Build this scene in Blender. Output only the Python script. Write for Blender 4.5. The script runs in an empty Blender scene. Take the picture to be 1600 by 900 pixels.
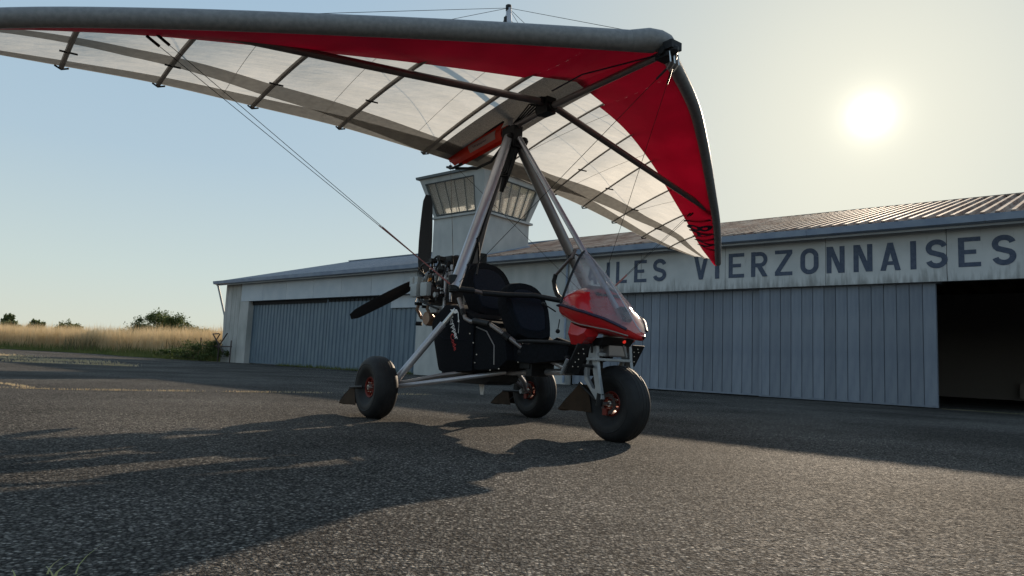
import bpy, bmesh, math, random
import numpy as np
from mathutils import Vector, Matrix
random.seed(7); rng = np.random.default_rng(7)
scn = bpy.context.scene; COL = scn.collection
PI = math.pi; R = math.radians

# ------------------------------------------------------------------ camera
PITCH = math.atan(117.3/1080); ROLL = R(2.54)
f0 = Vector((0, math.cos(PITCH), math.sin(PITCH))); u0 = Vector((0, -math.sin(PITCH), math.cos(PITCH))); r0 = Vector((1, 0, 0))
up = math.cos(ROLL)*u0 - math.sin(ROLL)*r0; rt = math.cos(ROLL)*r0 + math.sin(ROLL)*u0
cam_d = bpy.data.cameras.new('camera'); cam = bpy.data.objects.new('camera', cam_d); COL.objects.link(cam)
cam.matrix_world = Matrix(((rt.x, up.x, -f0.x, 0), (rt.y, up.y, -f0.y, 0), (rt.z, up.z, -f0.z, 0.54), (0, 0, 0, 1)))
cam_d.sensor_width = 36; cam_d.lens = 36*1080/1600; cam_d.clip_start = .02; cam_d.clip_end = 6000
scn.camera = cam

# ------------------------------------------------------------------ sky, sun, exposure
EL = R(19.18); AZ = R(27.72)
SUN = Vector((math.cos(EL)*math.sin(AZ), math.cos(EL)*math.cos(AZ), math.sin(EL)))
w = bpy.data.worlds.new('World'); scn.world = w; w.use_nodes = True
nt = w.node_tree; nt.nodes.clear(); N_ = nt.nodes.new; LK = nt.links.new
out = N_('ShaderNodeOutputWorld'); bg = N_('ShaderNodeBackground'); sky = N_('ShaderNodeTexSky')
sky.sky_type = 'NISHITA'; sky.sun_disc = False; sky.sun_elevation = EL; sky.sun_rotation = AZ
sky.air_density = 1.0; sky.dust_density = .7; sky.ozone_density = 1.2; sky.altitude = 150
bg.inputs['Strength'].default_value = 0.10
# hazy summer air: a pale veil that thickens to the horizon, mixed over the physical sky
tg = N_('ShaderNodeTexCoord'); sz = N_('ShaderNodeSeparateXYZ'); LK(tg.outputs['Generated'], sz.inputs[0])
vr = N_('ShaderNodeValToRGB'); el_ = vr.color_ramp.elements; el_[0].position = 0; el_[0].color = (.64, .66, .57, 1); el_[1].position = 1; el_[1].color = (.24, .34, .47, 1)
k_ = el_.new(.10); k_.color = (.55, .64, .62, 1); k_ = el_.new(.25); k_.color = (.42, .55, .64, 1); k_ = el_.new(.5); k_.color = (.33, .48, .63, 1); LK(sz.outputs[2], vr.inputs[0])
vs = N_('ShaderNodeVectorMath'); vs.operation = 'SCALE'; vs.inputs['Scale'].default_value = 7.8; LK(vr.outputs[0], vs.inputs[0])
hz = N_('ShaderNodeMixRGB'); hz.blend_type = 'MIX'; hz.inputs['Fac'].default_value = .93; LK(vs.outputs[0], hz.inputs['Color2'])
LK(sky.outputs[0], hz.inputs['Color1'])
tc = N_('ShaderNodeTexCoord'); dot = N_('ShaderNodeVectorMath'); dot.operation = 'DOT_PRODUCT'; dot.inputs[1].default_value = SUN
LK(tc.outputs['Generated'], dot.inputs[0])
def powr(e, k):
    c = N_('ShaderNodeMath'); c.operation = 'MAXIMUM'; c.inputs[1].default_value = 0; LK(dot.outputs['Value'], c.inputs[0])
    p = N_('ShaderNodeMath'); p.operation = 'POWER'; p.inputs[1].default_value = e; LK(c.outputs[0], p.inputs[0])
    m = N_('ShaderNodeMath'); m.operation = 'MULTIPLY'; m.inputs[1].default_value = k; LK(p.outputs[0], m.inputs[0]); return m
g1, g2, g3 = powr(5600, .85), powr(1300, .22), powr(55, .13)
wf = powr(9, .80); wm = N_('ShaderNodeMixRGB'); wm.inputs['Color2'].default_value = (5.5, 5.35, 4.35, 1)
LK(wf.outputs[0], wm.inputs['Fac']); LK(hz.outputs[0], wm.inputs['Color1']); LK(wm.outputs[0], bg.inputs['Color'])
a1 = N_('ShaderNodeMath'); LK(g1.outputs[0], a1.inputs[0]); LK(g2.outputs[0], a1.inputs[1])
a2 = N_('ShaderNodeMath'); LK(a1.outputs[0], a2.inputs[0]); LK(g3.outputs[0], a2.inputs[1])
bg2 = N_('ShaderNodeBackground'); bg2.inputs['Color'].default_value = (1, .92, .70, 1); LK(a2.outputs[0], bg2.inputs['Strength'])
ad = N_('ShaderNodeAddShader'); LK(bg.outputs[0], ad.inputs[0]); LK(bg2.outputs[0], ad.inputs[1]); LK(ad.outputs[0], out.inputs['Surface'])
sl = bpy.data.lights.new('sun', 'SUN'); sl.energy = 4.8; sl.angle = R(.6); sl.color = (1, .82, .62)
so = bpy.data.objects.new('sun', sl); COL.objects.link(so); so.rotation_euler = SUN.to_track_quat('Z', 'Y').to_euler(); so.location = SUN*60
scn.view_settings.view_transform = 'Standard'; scn.view_settings.look = 'None'
scn.view_settings.exposure = 0.45; scn.view_settings.gamma = 1

# ------------------------------------------------------------------ materials
def mat(name, c1, rough=.6, c2=None, scale=8, bump=0, bscale=40, metal=0, spec=.5, stretch=(1, 1, 1), transl=0, alpha=None, contrast=.5, coat=0, detail=6):
    m = bpy.data.materials.new(name); m.use_nodes = True; t = m.node_tree; n = t.nodes; l = t.links
    b = n['Principled BSDF']; b.inputs['Roughness'].default_value = rough; b.inputs['Metallic'].default_value = metal
    b.inputs['Specular IOR Level'].default_value = spec; b.inputs['Coat Weight'].default_value = coat; b.inputs['Coat Roughness'].default_value = .08
    tcn = n.new('ShaderNodeTexCoord'); mp = n.new('ShaderNodeMapping'); mp.inputs['Scale'].default_value = stretch
    l.new(tcn.outputs['Object'], mp.inputs['Vector'])
    b.inputs['Base Color'].default_value = (*c1, 1); colout = None
    if c2:
        ns = n.new('ShaderNodeTexNoise'); ns.inputs['Scale'].default_value = scale; ns.inputs['Detail'].default_value = detail; l.new(mp.outputs[0], ns.inputs['Vector'])
        cr = n.new('ShaderNodeValToRGB'); e = cr.color_ramp.elements
        e[0].position = .5-contrast/2*.5; e[1].position = .5+contrast/2*.5; e[0].color = (*c1, 1); e[1].color = (*c2, 1)
        l.new(ns.outputs[0], cr.inputs[0]); l.new(cr.outputs[0], b.inputs['Base Color']); colout = cr.outputs[0]
    if bump:
        nb = n.new('ShaderNodeTexNoise'); nb.inputs['Scale'].default_value = bscale; nb.inputs['Detail'].default_value = 4; l.new(mp.outputs[0], nb.inputs['Vector'])
        bp = n.new('ShaderNodeBump'); bp.inputs['Strength'].default_value = .6; bp.inputs['Distance'].default_value = bump
        l.new(nb.outputs[0], bp.inputs['Height']); l.new(bp.outputs[0], b.inputs['Normal'])
    if transl:
        tr = n.new('ShaderNodeBsdfTranslucent'); tr.inputs['Color'].default_value = (*c1, 1)
        if colout: l.new(colout, tr.inputs['Color'])
        if bump: l.new(bp.outputs[0], tr.inputs['Normal'])
        mx = n.new('ShaderNodeMixShader'); mx.inputs[0].default_value = transl
        l.new(b.outputs[0], mx.inputs[1]); l.new(tr.outputs[0], mx.inputs[2]); l.new(mx.outputs[0], n['Material Output'].inputs['Surface'])
    return m
def glassy(name, tint, refl_rough=.02, haze=0.0, hazecol=(.8, .8, .8)):
    m = bpy.data.materials.new(name); m.use_nodes = True; t = m.node_tree; n = t.nodes; l = t.links; n.remove(n['Principled BSDF'])
    tr = n.new('ShaderNodeBsdfTransparent'); tr.inputs[0].default_value = (*tint, 1)
    gl = n.new('ShaderNodeBsdfGlossy'); gl.inputs['Roughness'].default_value = refl_rough
    fr = n.new('ShaderNodeLayerWeight'); fr.inputs['Blend'].default_value = .35
    mu = n.new('ShaderNodeMath'); mu.operation = 'MULTIPLY_ADD'; mu.inputs[1].default_value = .7; mu.inputs[2].default_value = .01; l.new(fr.outputs['Fresnel'], mu.inputs[0])
    mx = n.new('ShaderNodeMixShader'); l.new(mu.outputs[0], mx.inputs[0]); l.new(tr.outputs[0], mx.inputs[1]); l.new(gl.outputs[0], mx.inputs[2])
    last = mx
    if haze:
        df = n.new('ShaderNodeBsdfTranslucent'); df.inputs[0].default_value = (*hazecol, 1)
        d2 = n.new('ShaderNodeBsdfDiffuse'); d2.inputs[0].default_value = (*hazecol, 1); ads = n.new('ShaderNodeMixShader'); l.new(df.outputs[0], ads.inputs[1]); l.new(d2.outputs[0], ads.inputs[2])
        m3 = n.new('ShaderNodeMixShader')
        ns = n.new('ShaderNodeTexNoise'); ns.inputs['Scale'].default_value = 6; tcn = n.new('ShaderNodeTexCoord'); l.new(tcn.outputs['Object'], ns.inputs['Vector'])
        m4 = n.new('ShaderNodeMath'); m4.operation = 'MULTIPLY'; m4.inputs[1].default_value = haze*2; l.new(ns.outputs[0], m4.inputs[0])
        l.new(m4.outputs[0], m3.inputs[0]); l.new(mx.outputs[0], m3.inputs[1]); l.new(ads.outputs[0], m3.inputs[2]); last = m3
    l.new(last.outputs[0], n['Material Output'].inputs['Surface']); return m

def asphalt_mat():
    m = bpy.data.materials.new('asphalt'); m.use_nodes = True; t = m.node_tree; n = t.nodes; l = t.links; b = n['Principled BSDF']
    tcn = n.new('ShaderNodeTexCoord')
    def noise(s, d=5):
        x = n.new('ShaderNodeTexNoise'); x.inputs['Scale'].default_value = s; x.inputs['Detail'].default_value = d; l.new(tcn.outputs['Object'], x.inputs['Vector']); return x
    vo = n.new('ShaderNodeTexVoronoi'); vo.inputs['Scale'].default_value = 88; vo.inputs['Randomness'].default_value = 1; l.new(tcn.outputs['Object'], vo.inputs['Vector'])
    v2 = n.new('ShaderNodeTexVoronoi'); v2.inputs['Scale'].default_value = 190; l.new(tcn.outputs['Object'], v2.inputs['Vector'])
    # each stone its own tint
    cr = n.new('ShaderNodeValToRGB'); e = cr.color_ramp.elements; e[0].position = 0; e[0].color = (.060, .056, .053, 1); e[1].position = 1; e[1].color = (.36, .33, .29, 1)
    k = e.new(.6); k.color = (.125, .117, .107, 1); k = e.new(.88); k.color = (.20, .187, .165, 1)
    sep = n.new('ShaderNodeSeparateColor'); l.new(vo.outputs['Color'], sep.inputs[0]); l.new(sep.outputs[0], cr.inputs[0])
    ln = noise(.5, 8); lr = n.new('ShaderNodeMapRange'); lr.inputs[1].default_value = .35; lr.inputs[2].default_value = .65; lr.inputs[3].default_value = .74; lr.inputs[4].default_value = 1.42; l.new(ln.outputs[0], lr.inputs[0])
    mm = n.new('ShaderNodeMixRGB'); mm.blend_type = 'MULTIPLY'; mm.inputs[0].default_value = 1; l.new(cr.outputs[0], mm.inputs[1]); l.new(lr.outputs[0], mm.inputs[2])
    bt = n.new('ShaderNodeMapRange'); bt.inputs[1].default_value = .35; bt.inputs[2].default_value = .62; bt.inputs[3].default_value = 1; bt.inputs[4].default_value = .35; l.new(vo.outputs['Distance'], bt.inputs[0])
    m5 = n.new('ShaderNodeMixRGB'); m5.blend_type = 'MULTIPLY'; m5.inputs[0].default_value = 1; l.new(mm.outputs[0], m5.inputs[1]); l.new(bt.outputs[0], m5.inputs[2])
    l.new(m5.outputs[0], b.inputs['Base Color'])
    rr = n.new('ShaderNodeMapRange'); rr.inputs[3].default_value = .7; rr.inputs[4].default_value = 1; l.new(sep.outputs[1], rr.inputs[0]); l.new(rr.outputs[0], b.inputs['Roughness'])
    b.inputs['Specular IOR Level'].default_value = .03
    # relief
    inv = n.new('ShaderNodeMath'); inv.operation = 'SUBTRACT'; inv.inputs[0].default_value = 1; l.new(vo.outputs['Distance'], inv.inputs[1])
    i2 = n.new('ShaderNodeMath'); i2.operation = 'MULTIPLY'; l.new(inv.outputs[0], i2.inputs[0]); l.new(sep.outputs[2], i2.inputs[1])
    i3 = n.new('ShaderNodeMath'); i3.operation = 'MULTIPLY_ADD'; i3.inputs[1].default_value = -.4; l.new(v2.outputs['Distance'], i3.inputs[0]); l.new(i2.outputs[0], i3.inputs[2])
    nn = noise(14, 3); i4 = n.new('ShaderNodeMath'); i4.operation = 'MULTIPLY_ADD'; i4.inputs[1].default_value = .5; l.new(nn.outputs[0], i4.inputs[0]); l.new(i3.outputs[0], i4.inputs[2])
    bp = n.new('ShaderNodeBump'); bp.inputs['Strength'].default_value = 1; bp.inputs['Distance'].default_value = .012; l.new(i4.outputs[0], bp.inputs['Height']); l.new(bp.outputs[0], b.inputs['Normal'])
    return m
M = dict(
    asphalt=asphalt_mat(),
    field=mat('dry_ground', (.16, .13, .07), .95, (.10, .10, .04), 1.2),
    plaster=mat('stained_plaster', (.38, .385, .375), .9, (.48, .48, .46), 3, .002, 60, stretch=(1, 1, .6), contrast=.9),
    concrete=mat('pale_concrete', (.36, .36, .34), .9, (.48, .47, .45), 2.5, .001, 80, stretch=(1, 1, .4)),
    fascia_blue=mat('painted_sheet', (.42, .46, .50), .6, (.48, .51, .54), 2, 0),
    steel_blue=mat('blue_grey_steel', (.10, .145, .19), .5, (.13, .18, .22), 4, 0, stretch=(1, 1, .3)),
    board=mat('grey_blue_board', (.16, .185, .23), .6, (.20, .225, .265), 5, .0006, 90, stretch=(2, 2, .3)),
    gutter=mat('gutter_metal', (.20, .25, .34), .45, (.27, .32, .40), 3, 0),
    roof_blue=mat('slate_blue_roof', (.15, .18, .22), .55, (.20, .23, .27), 5, 0),
    roof_rust=mat('weathered_rust_roof', (.17, .09, .065), .75, (.42, .34, .28), 2.6, 0, contrast=.7, stretch=(1, .35, 1), spec=.25),
    letter=mat('dark_blue_letter_paint', (.045, .065, .11), .6, (.07, .09, .14), 14),
    dark=mat('dark_void', (.02, .02, .022), .9),
    interior=mat('dark_interior_wall', (.38, .36, .36), .9),
    frame=mat('window_frame_grey', (.10, .11, .11), .6),
    fill_curtain=mat('white_fill_curtain', (.88, .92, .94), .9, transl=.65),
    pane=glassy('window_glass', (.99, .99, .98), .03, .03, (.8, .8, .74)),
    # aircraft
    sail=mat('cream_sail_cloth', (.54, .52, .475), .6, (.60, .575, .525), 5, .012, 20, transl=.86, stretch=(1, .35, 1)),
    band=mat('grey_reinforcement_cloth', (.36, .34, .315), .7, (.42, .40, .37), 20, 0, transl=.5),
    mesh=mat('dark_mesh_cloth', (.16, .15, .14), .8, (.30, .28, .26), 60, .002, 200, transl=.35, stretch=(1, 4, 1)),
    redsail=mat('crimson_sail_cloth', (.46, .004, .028), .6, (.38, .003, .022), 3, .004, 7, transl=.45),
    sleeve=mat('grey_laminate_sleeve', (.19, .19, .195), .5, (.24, .24, .24), 30, .0015, 120),
    tube=mat('anodised_grey_tube', (.22, .20, .20), .38, (.26, .24, .23), 4, 0, metal=.55),
    tube_light=mat('satin_silver_tube', (.42, .42, .45), .35, (.48, .48, .51), 4, 0, metal=.6),
    tube_brown=mat('bronze_grey_tube', (.15, .12, .115), .4, (.19, .155, .15), 4, 0, metal=.5),
    black=mat('black_plastic', (.009, .009, .010), .55, (.015, .015, .017), 20, .0005, 150, spec=.3),
    fabric=mat('black_seat_fabric', (.006, .007, .009), .95, (.010, .011, .015), 60, .001, 250, spec=.15),
    fabric_blue=mat('dark_navy_seat_fabric', (.010, .013, .022), .9, (.015, .018, .028), 60, .001, 250, spec=.2),
    rubber=mat('tyre_rubber', (.012, .012, .013), .62, spec=.3, c2=(.018, .018, .019), scale=15, bump=.0008, bscale=60),
    redpaint=mat('gloss_red_gelcoat', (.50, .010, .014), .28, coat=.6),
    redrim=mat('orange_red_rim', (.17, .02, .012), .5, metal=.3),
    alu=mat('cast_aluminium', (.27, .285, .30), .45, (.33, .345, .36), 12, .0006, 120, metal=.45),
    steel=mat('bright_steel', (.6, .58, .55), .3, metal=.9),
    brown=mat('dark_brown_flap', (.030, .018, .010), .75, (.045, .027, .016), 10, spec=.2),
    orange=mat('orange_red_cover', (.75, .035, .008), .5, (.62, .02, .006), 5, .003, 12, transl=.35),
    tag=mat('translucent_grey_label', (.35, .22, .2), .5),
    yellow=mat('amber_cap', (.6, .25, .02), .5),
    wire=mat('steel_cable', (.02, .019, .019), .9, spec=.1),
    batten=mat('batten_pocket', (.26, .235, .21), .6, (.32, .29, .26), 6),
    pinkcord=mat('pinkish_cable_cover', (.30, .11, .10), .6),
    white=mat('white_print', (.8, .8, .8), .6), redprint=mat('red_print', (.45, .02, .02), .6),
    straps=mat('dark_navy_letter', (.02, .015, .04), .6),
    muffler=mat('heat_browned_muffler', (.20, .12, .085), .4, (.30, .24, .20), 5, metal=.7),
    prop=mat('carbon_propeller', (.014, .015, .018), .45, spec=.35),
    shield=glassy('hazed_windshield', (.84, .85, .87), .05, .26, (.80, .82, .86)),  # pale haze mixed in stands in for reflections on the screen, besides grime
    straw=mat('straw_grass', (.68, .54, .34), .8, (.55, .42, .24), .8, transl=.35),
    green=mat('green_grass', (.10, .13, .035), .8, (.16, .17, .05), .8, transl=.3),
    tuft=mat('pale_green_blade', (.42, .46, .20), .8, (.50, .46, .26), 30, transl=.4),
    weed=mat('olive_weed', (.16, .14, .07), .85, (.22, .18, .09), .8, transl=.3),
    leaf=mat('dark_green_leaf', (.055, .085, .022), .7, (.10, .13, .035), 2, transl=.3),
    leaf_far=mat('hazed_leaf', (.10, .13, .045), .7, (.15, .18, .07), 2, transl=.3),  # leaf green lightened for the far trees, distance haze put into the colour
    bark=mat('bark', (.09, .07, .05), .9, (.14, .11, .08), 20),
    rust=mat('rusty_iron', (.06, .04, .035), .7), greymetal=mat('galvanised_strut', (.36, .40, .42), .5),
)
for key, lo, hi in (('board', .84, 1.12), ('roof_rust', .8, 1.15), ('sail', .95, 1.04), ('fascia_blue', .93, 1.05)):
    t = M[key].node_tree; n = t.nodes; oi = n.new('ShaderNodeObjectInfo'); mr = n.new('ShaderNodeMapRange'); mr.inputs[3].default_value = lo; mr.inputs[4].default_value = hi; t.links.new(oi.outputs['Random'], mr.inputs[0])
    cr = [x for x in n if x.type == 'VALTORGB'][0]; mx = n.new('ShaderNodeMixRGB'); mx.blend_type = 'MULTIPLY'; mx.inputs[0].default_value = 1
    dst = [l.to_socket for l in cr.outputs[0].links]; t.links.new(cr.outputs[0], mx.inputs[1]); t.links.new(mr.outputs[0], mx.inputs[2])
    for d in dst: t.links.new(mx.outputs[0], d)
m = bpy.data.materials.new('red_lamp'); m.use_nodes = True; b = m.node_tree.nodes['Principled BSDF']; b.inputs['Base Color'].default_value = (.7, .02, .02, 1)
b.inputs['Emission Color'].default_value = (1, .05, .03, 1); b.inputs['Emission Strength'].default_value = .35; M['lamp'] = m

# ------------------------------------------------------------------ mesh helpers
class MB:
    def __init__(s): s.v = []; s.f = []
    def add(s, v, f):
        o = len(s.v); s.v += [tuple(x) for x in v]; s.f += [tuple(i+o for i in q) for q in f]; return s
    def box(s, a, b):
        x0, y0, z0 = a; x1, y1, z1 = b
        return s.add([(x0, y0, z0), (x1, y0, z0), (x1, y1, z0), (x0, y1, z0), (x0, y0, z1), (x1, y0, z1), (x1, y1, z1), (x0, y1, z1)],
                     [(0, 3, 2, 1), (4, 5, 6, 7), (0, 1, 5, 4), (1, 2, 6, 5), (2, 3, 7, 6), (3, 0, 4, 7)])
    def prism(s, poly, axis, lo, hi):
        """poly 2D points; axis: the extruded axis index"""
        n = len(poly)
        def mk(p, h):
            q = list(p); q.insert(axis, h); return q
        v = [mk(p, lo) for p in poly]+[mk(p, hi) for p in poly]
        f = [tuple(range(n))[::-1], tuple(range(n, 2*n))]+[(i, (i+1) % n, n+(i+1) % n, n+i) for i in range(n)]
        return s.add(v, f)
    def tube(s, pts, r, seg=10, ry=None, caps=True, upv=(0, 0, 1)):
        P = [Vector(p) for p in pts]; n = len(P); rs = r if isinstance(r, (list, tuple)) else [r]*n; v = []; prev = None
        for i, p in enumerate(P):
            t = (P[min(i+1, n-1)]-P[max(i-1, 0)]).normalized()
            if prev is None:
                a = Vector(upv).cross(t)
                if a.length < 1e-3: a = Vector((1, 0, 0)).cross(t)
            else: a = prev-t*prev.dot(t)
            a.normalize(); prev = a; b2 = t.cross(a)
            for k in range(seg):
                an = 2*PI*k/seg; v.append(p+a*math.cos(an)*rs[i]+b2*math.sin(an)*(rs[i]*(ry or 1)))
        f = [(i*seg+k, i*seg+(k+1) % seg, (i+1)*seg+(k+1) % seg, (i+1)*seg+k) for i in range(n-1) for k in range(seg)]
        if caps: f += [tuple(range(seg))[::-1], tuple(range((n-1)*seg, n*seg))]
        return s.add(v, f)
    def lathe(s, prof, c, axis=1, seg=40):
        """prof: (offset along axis, radius)"""
        v = []; n = len(prof)
        for k in range(seg):
            an = 2*PI*k/seg
            for h, r in prof:
                q = [math.cos(an)*r, math.sin(an)*r]; q.insert(axis, h); v.append((c[0]+q[0], c[1]+q[1], c[2]+q[2]))
        f = [(k*n+i, k*n+i+1, ((k+1) % seg)*n+i+1, ((k+1) % seg)*n+i) for k in range(seg) for i in range(n-1)]
        return s.add(v, f)
    def ball(s, c, r, seg=14, sc=(1, 1, 1)):
        n = seg//2; prof = []; v = []; f = []
        for i in range(n+1):
            th = PI*i/n
            for k in range(seg): an = 2*PI*k/seg; v.append((c[0]+sc[0]*r*math.sin(th)*math.cos(an), c[1]+sc[1]*r*math.sin(th)*math.sin(an), c[2]+sc[2]*r*math.cos(th)))
        f = [(i*seg+k, (i+1)*seg+k, (i+1)*seg+(k+1) % seg, i*seg+(k+1) % seg) for i in range(n) for k in range(seg)]
        return s.add(v, f)
    def grid(s, rows):
        n = len(rows[0]); v = [p for r_ in rows for p in r_]
        return s.add(v, [(i*n+j, i*n+j+1, (i+1)*n+j+1, (i+1)*n+j) for i in range(len(rows)-1) for j in range(n-1)])
    def strokes(s, quads, fn):
        for q in quads: s.add([fn(*p) for p in q], [tuple(range(len(q)))])
        return s
    def obj(s, name, m, parent=None, smooth=False, bevel=0, label=None, cat=None, group=None, kind=None):
        me = bpy.data.meshes.new(name); me.from_pydata([tuple(map(float, p)) for p in s.v], [], s.f); me.validate()
        me.materials.append(m)
        bm = bmesh.new(); bm.from_mesh(me); bmesh.ops.remove_doubles(bm, verts=bm.verts, dist=1e-6); bmesh.ops.recalc_face_normals(bm, faces=bm.faces)
        if bevel: bmesh.ops.bevel(bm, geom=[e for e in bm.edges if e.is_manifold and e.calc_face_angle(0) > .5], offset=bevel, segments=2, affect='EDGES', profile=.7)
        bm.to_mesh(me); bm.free()
        if smooth:
            for p in me.polygons: p.use_smooth = True
            me.set_sharp_from_angle(angle=R(42))
        return link(me, name, parent, label, cat, group, kind)
def link(me, name, parent=None, label=None, cat=None, group=None, kind=None):
    o = bpy.data.objects.new(name, me); COL.objects.link(o); o.parent = parent
    tag(o, label, cat, group, kind); return o
def tag(o, label=None, cat=None, group=None, kind=None):
    for k, v in (('label', label), ('category', cat), ('group', group), ('kind', kind)):
        if v: o[k] = v
def empty(name, loc=(0, 0, 0), rz=0, parent=None, **k):
    o = bpy.data.objects.new(name, None); COL.objects.link(o); o.location = loc; o.rotation_euler = (0, 0, rz); o.empty_display_size = .2; o.parent = parent; tag(o, **k); return o
def np_mesh(name, verts, faces_n, m, **k):
    """verts (F*n,3) unshared faces of n corners"""
    me = bpy.data.meshes.new(name); nv = len(verts); nf = nv//faces_n
    me.vertices.add(nv); me.vertices.foreach_set('co', np.ascontiguousarray(verts, dtype=np.float32).ravel())
    me.loops.add(nv); me.loops.foreach_set('vertex_index', np.arange(nv, dtype=np.int32))
    me.polygons.add(nf); me.polygons.foreach_set('loop_start', np.arange(0, nv, faces_n, dtype=np.int32)); me.polygons.foreach_set('loop_total', np.full(nf, faces_n, dtype=np.int32))
    me.update(); me.validate(); me.materials.append(m); return link(me, name, **k)
def text_mb(body, fn, size=1, bold=0.0, res=3):
    """builtin font outline mapped through fn(x, y) (x and y in units of size)"""
    cu = bpy.data.curves.new('t', 'FONT'); cu.body = body; cu.size = size; cu.resolution_u = res; cu.offset = bold
    o = bpy.data.objects.new('t', cu); COL.objects.link(o); dg = bpy.context.evaluated_depsgraph_get(); me = bpy.data.meshes.new_from_object(o.evaluated_get(dg))
    mb = MB(); mb.add([fn(v.co.x, v.co.y) for v in me.vertices], [tuple(p.vertices) for p in me.polygons])
    bpy.data.objects.remove(o); bpy.data.curves.remove(cu); bpy.data.meshes.remove(me); return mb

# ================================================================== SETTING
def sheet(name, poly, z, m, **k):
    mb = MB(); mb.add([(x, y, z) for x, y in poly], [tuple(range(len(poly)))]); return mb.obj(name, m, **k)
sheet('ground', [(-3000, -3000), (3000, -3000), (3000, 3000), (-3000, 3000)], -.012, M['field'], kind='structure', label='dry open airfield ground reaching the horizon')
edge = [(-90, 58), (-60, 53), (-40, 48), (-33, 45.2), (-27.7, 43.3), (-23.5, 40.6), (-20, 36.6), (-15.1, 33.3), (-13.4, 32.2), (-12.2, 33.2)]
sheet('asphalt_apron', [(-90, -60)]+[(70, -60), (70, -40), (24, 3), (-12, 33.0)]+edge[::-1], 0, M['asphalt'], kind='structure', label='coarse grey asphalt apron in low sunlight')

# ------------------------------------------------------------------ buildings (local x along facade, y into building, z up)
BA = Vector((-12.37, 31.94, 0)); BROT = math.atan2(-.64819, .76148)
RIDGE = (7.3, 5.85); EAVE = (-.35, 3.80); SL = (RIDGE[1]-EAVE[1])/(RIDGE[0]-EAVE[0])
def rz_(o): return EAVE[1]+SL*(o-EAVE[0]) if o < RIDGE[0] else RIDGE[1]-SL*(o-RIDGE[0])
def sheet_mesh(wd, ribs, h, back=False, name='roof_sheet'):
    mb = MB(); prof = []
    p = wd/ribs
    for i in range(ribs): x = i*p; prof += [(x, 0), (x+p*.52, 0), (x+p*.62, h), (x+p*.90, h)]
    prof.append((wd, 0)); rows = []
    L_ = RIDGE[0]-EAVE[0]
    for k in range(5):
        q = k/4*L_; rows.append([(x, q, SL*q+z) for x, z in prof])
    mb.grid(rows); low = [[(x, 0, z-.03) for x, z in prof], [(x, 0, z) for x, z in prof]]; mb.grid(low)
    return mb
def roof(parent, t0, t1, m, ribs, wd, h):
    n = round((t1-t0)/wd); wd = (t1-t0)/n; me = None
    for i in range(n):
        if me is None:
            o = sheet_mesh(wd, ribs, h).obj('roof_sheet', m, parent); me = o.data
        else: o = link(me, 'roof_sheet', parent)
        o.location = (t0+i*wd, EAVE[0], EAVE[1]+random.uniform(-.004, .004))
        # rear slope
    mb = MB(); mb.add([(t0, RIDGE[0], RIDGE[1]), (t1, RIDGE[0], RIDGE[1]), (t1, 14.95, rz_(14.95)), (t0, 14.95, rz_(14.95)), (t0, RIDGE[0], RIDGE[1]-.05), (t1, RIDGE[0], RIDGE[1]-.05), (t1, 14.95, rz_(14.95)-.05), (t0, 14.95, rz_(14.95)-.05)],
                      [(0, 1, 2, 3), (7, 6, 5, 4), (0, 4, 5, 1), (3, 2, 6, 7), (0, 3, 7, 4), (1, 5, 6, 2)]); mb.obj('rear_roof', m, parent)
    MB().box((t0, RIDGE[0]-.14, RIDGE[1]+.0), (t1, RIDGE[0]+.14, RIDGE[1]+.05)).obj('ridge_cap', m, parent)
def gutter(parent, t0, t1, n):
    for i in range(n):
        a = t0+(t1-t0)*i/n; b_ = t0+(t1-t0)*(i+1)/n
        mb = MB(); mb.prism([(-.50, 3.665), (-.33, 3.645), (-.33, 3.79), (-.36, 3.80), (-.38, 3.70), (-.48, 3.70), (-.51, 3.80), (-.525, 3.80)], 0, a+.004, b_-.004)
        mb.obj('gutter', M['gutter'], parent)
    MB().prism([(-.33, 3.60), (.02, 3.72), (.02, 3.76), (-.33, 3.66)], 0, t0, t1).obj('soffit', M['fascia_blue'], parent)

# ---- left hangar
hl = empty('hangar', BA, BROT, label='left hangar with blue grey roof and ribbed steel doors', cat='hangar', group='hangars in one row')
T0, T1 = -1.72, 11.95
# side wall, left end wall, gable, rear wall
MB().box((T0, .0, 0), (-.04, .22, 3.76)).obj('wall', M['concrete'], hl)
for k in range(4):  # board-marked vertical joints of the end wall
    MB().box((T0+.38*k+.2, -.012, 0), (T0+.38*k+.225, 0.002, 3.7)).obj('joint_strip', M['concrete'], hl)
MB().prism([(.2, 0), (14.6, 0), (14.6, rz_(14.6)-.06), (7.3, RIDGE[1]-.08), (.2, rz_(.2)-.06)], 0, T0, T0+.2).obj('end_wall', M['concrete'], hl)
MB().box((T0, 14.4, 0), (T1, 14.6, 3.6)).obj('rear_wall', M['concrete'], hl)
MB().box((-.10, -.10, 0), (.62, .28, 2.84)).obj('pillar', M['concrete'], hl, bevel=.01)
jl = [-.04, 1.81, 3.67, 5.70, 7.57, 9.44, 11.25, T1]
for a, b_ in zip(jl, jl[1:]):
    MB().box((a+.006, -.12, 2.82), (b_-.006, .10, 3.69)).obj('cladding_panel', M['fascia_blue'], hl)
MB().box((.62, .11, 2.66), (T1, .30, 3.7)).obj('lintel', M['dark'], hl)
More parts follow.
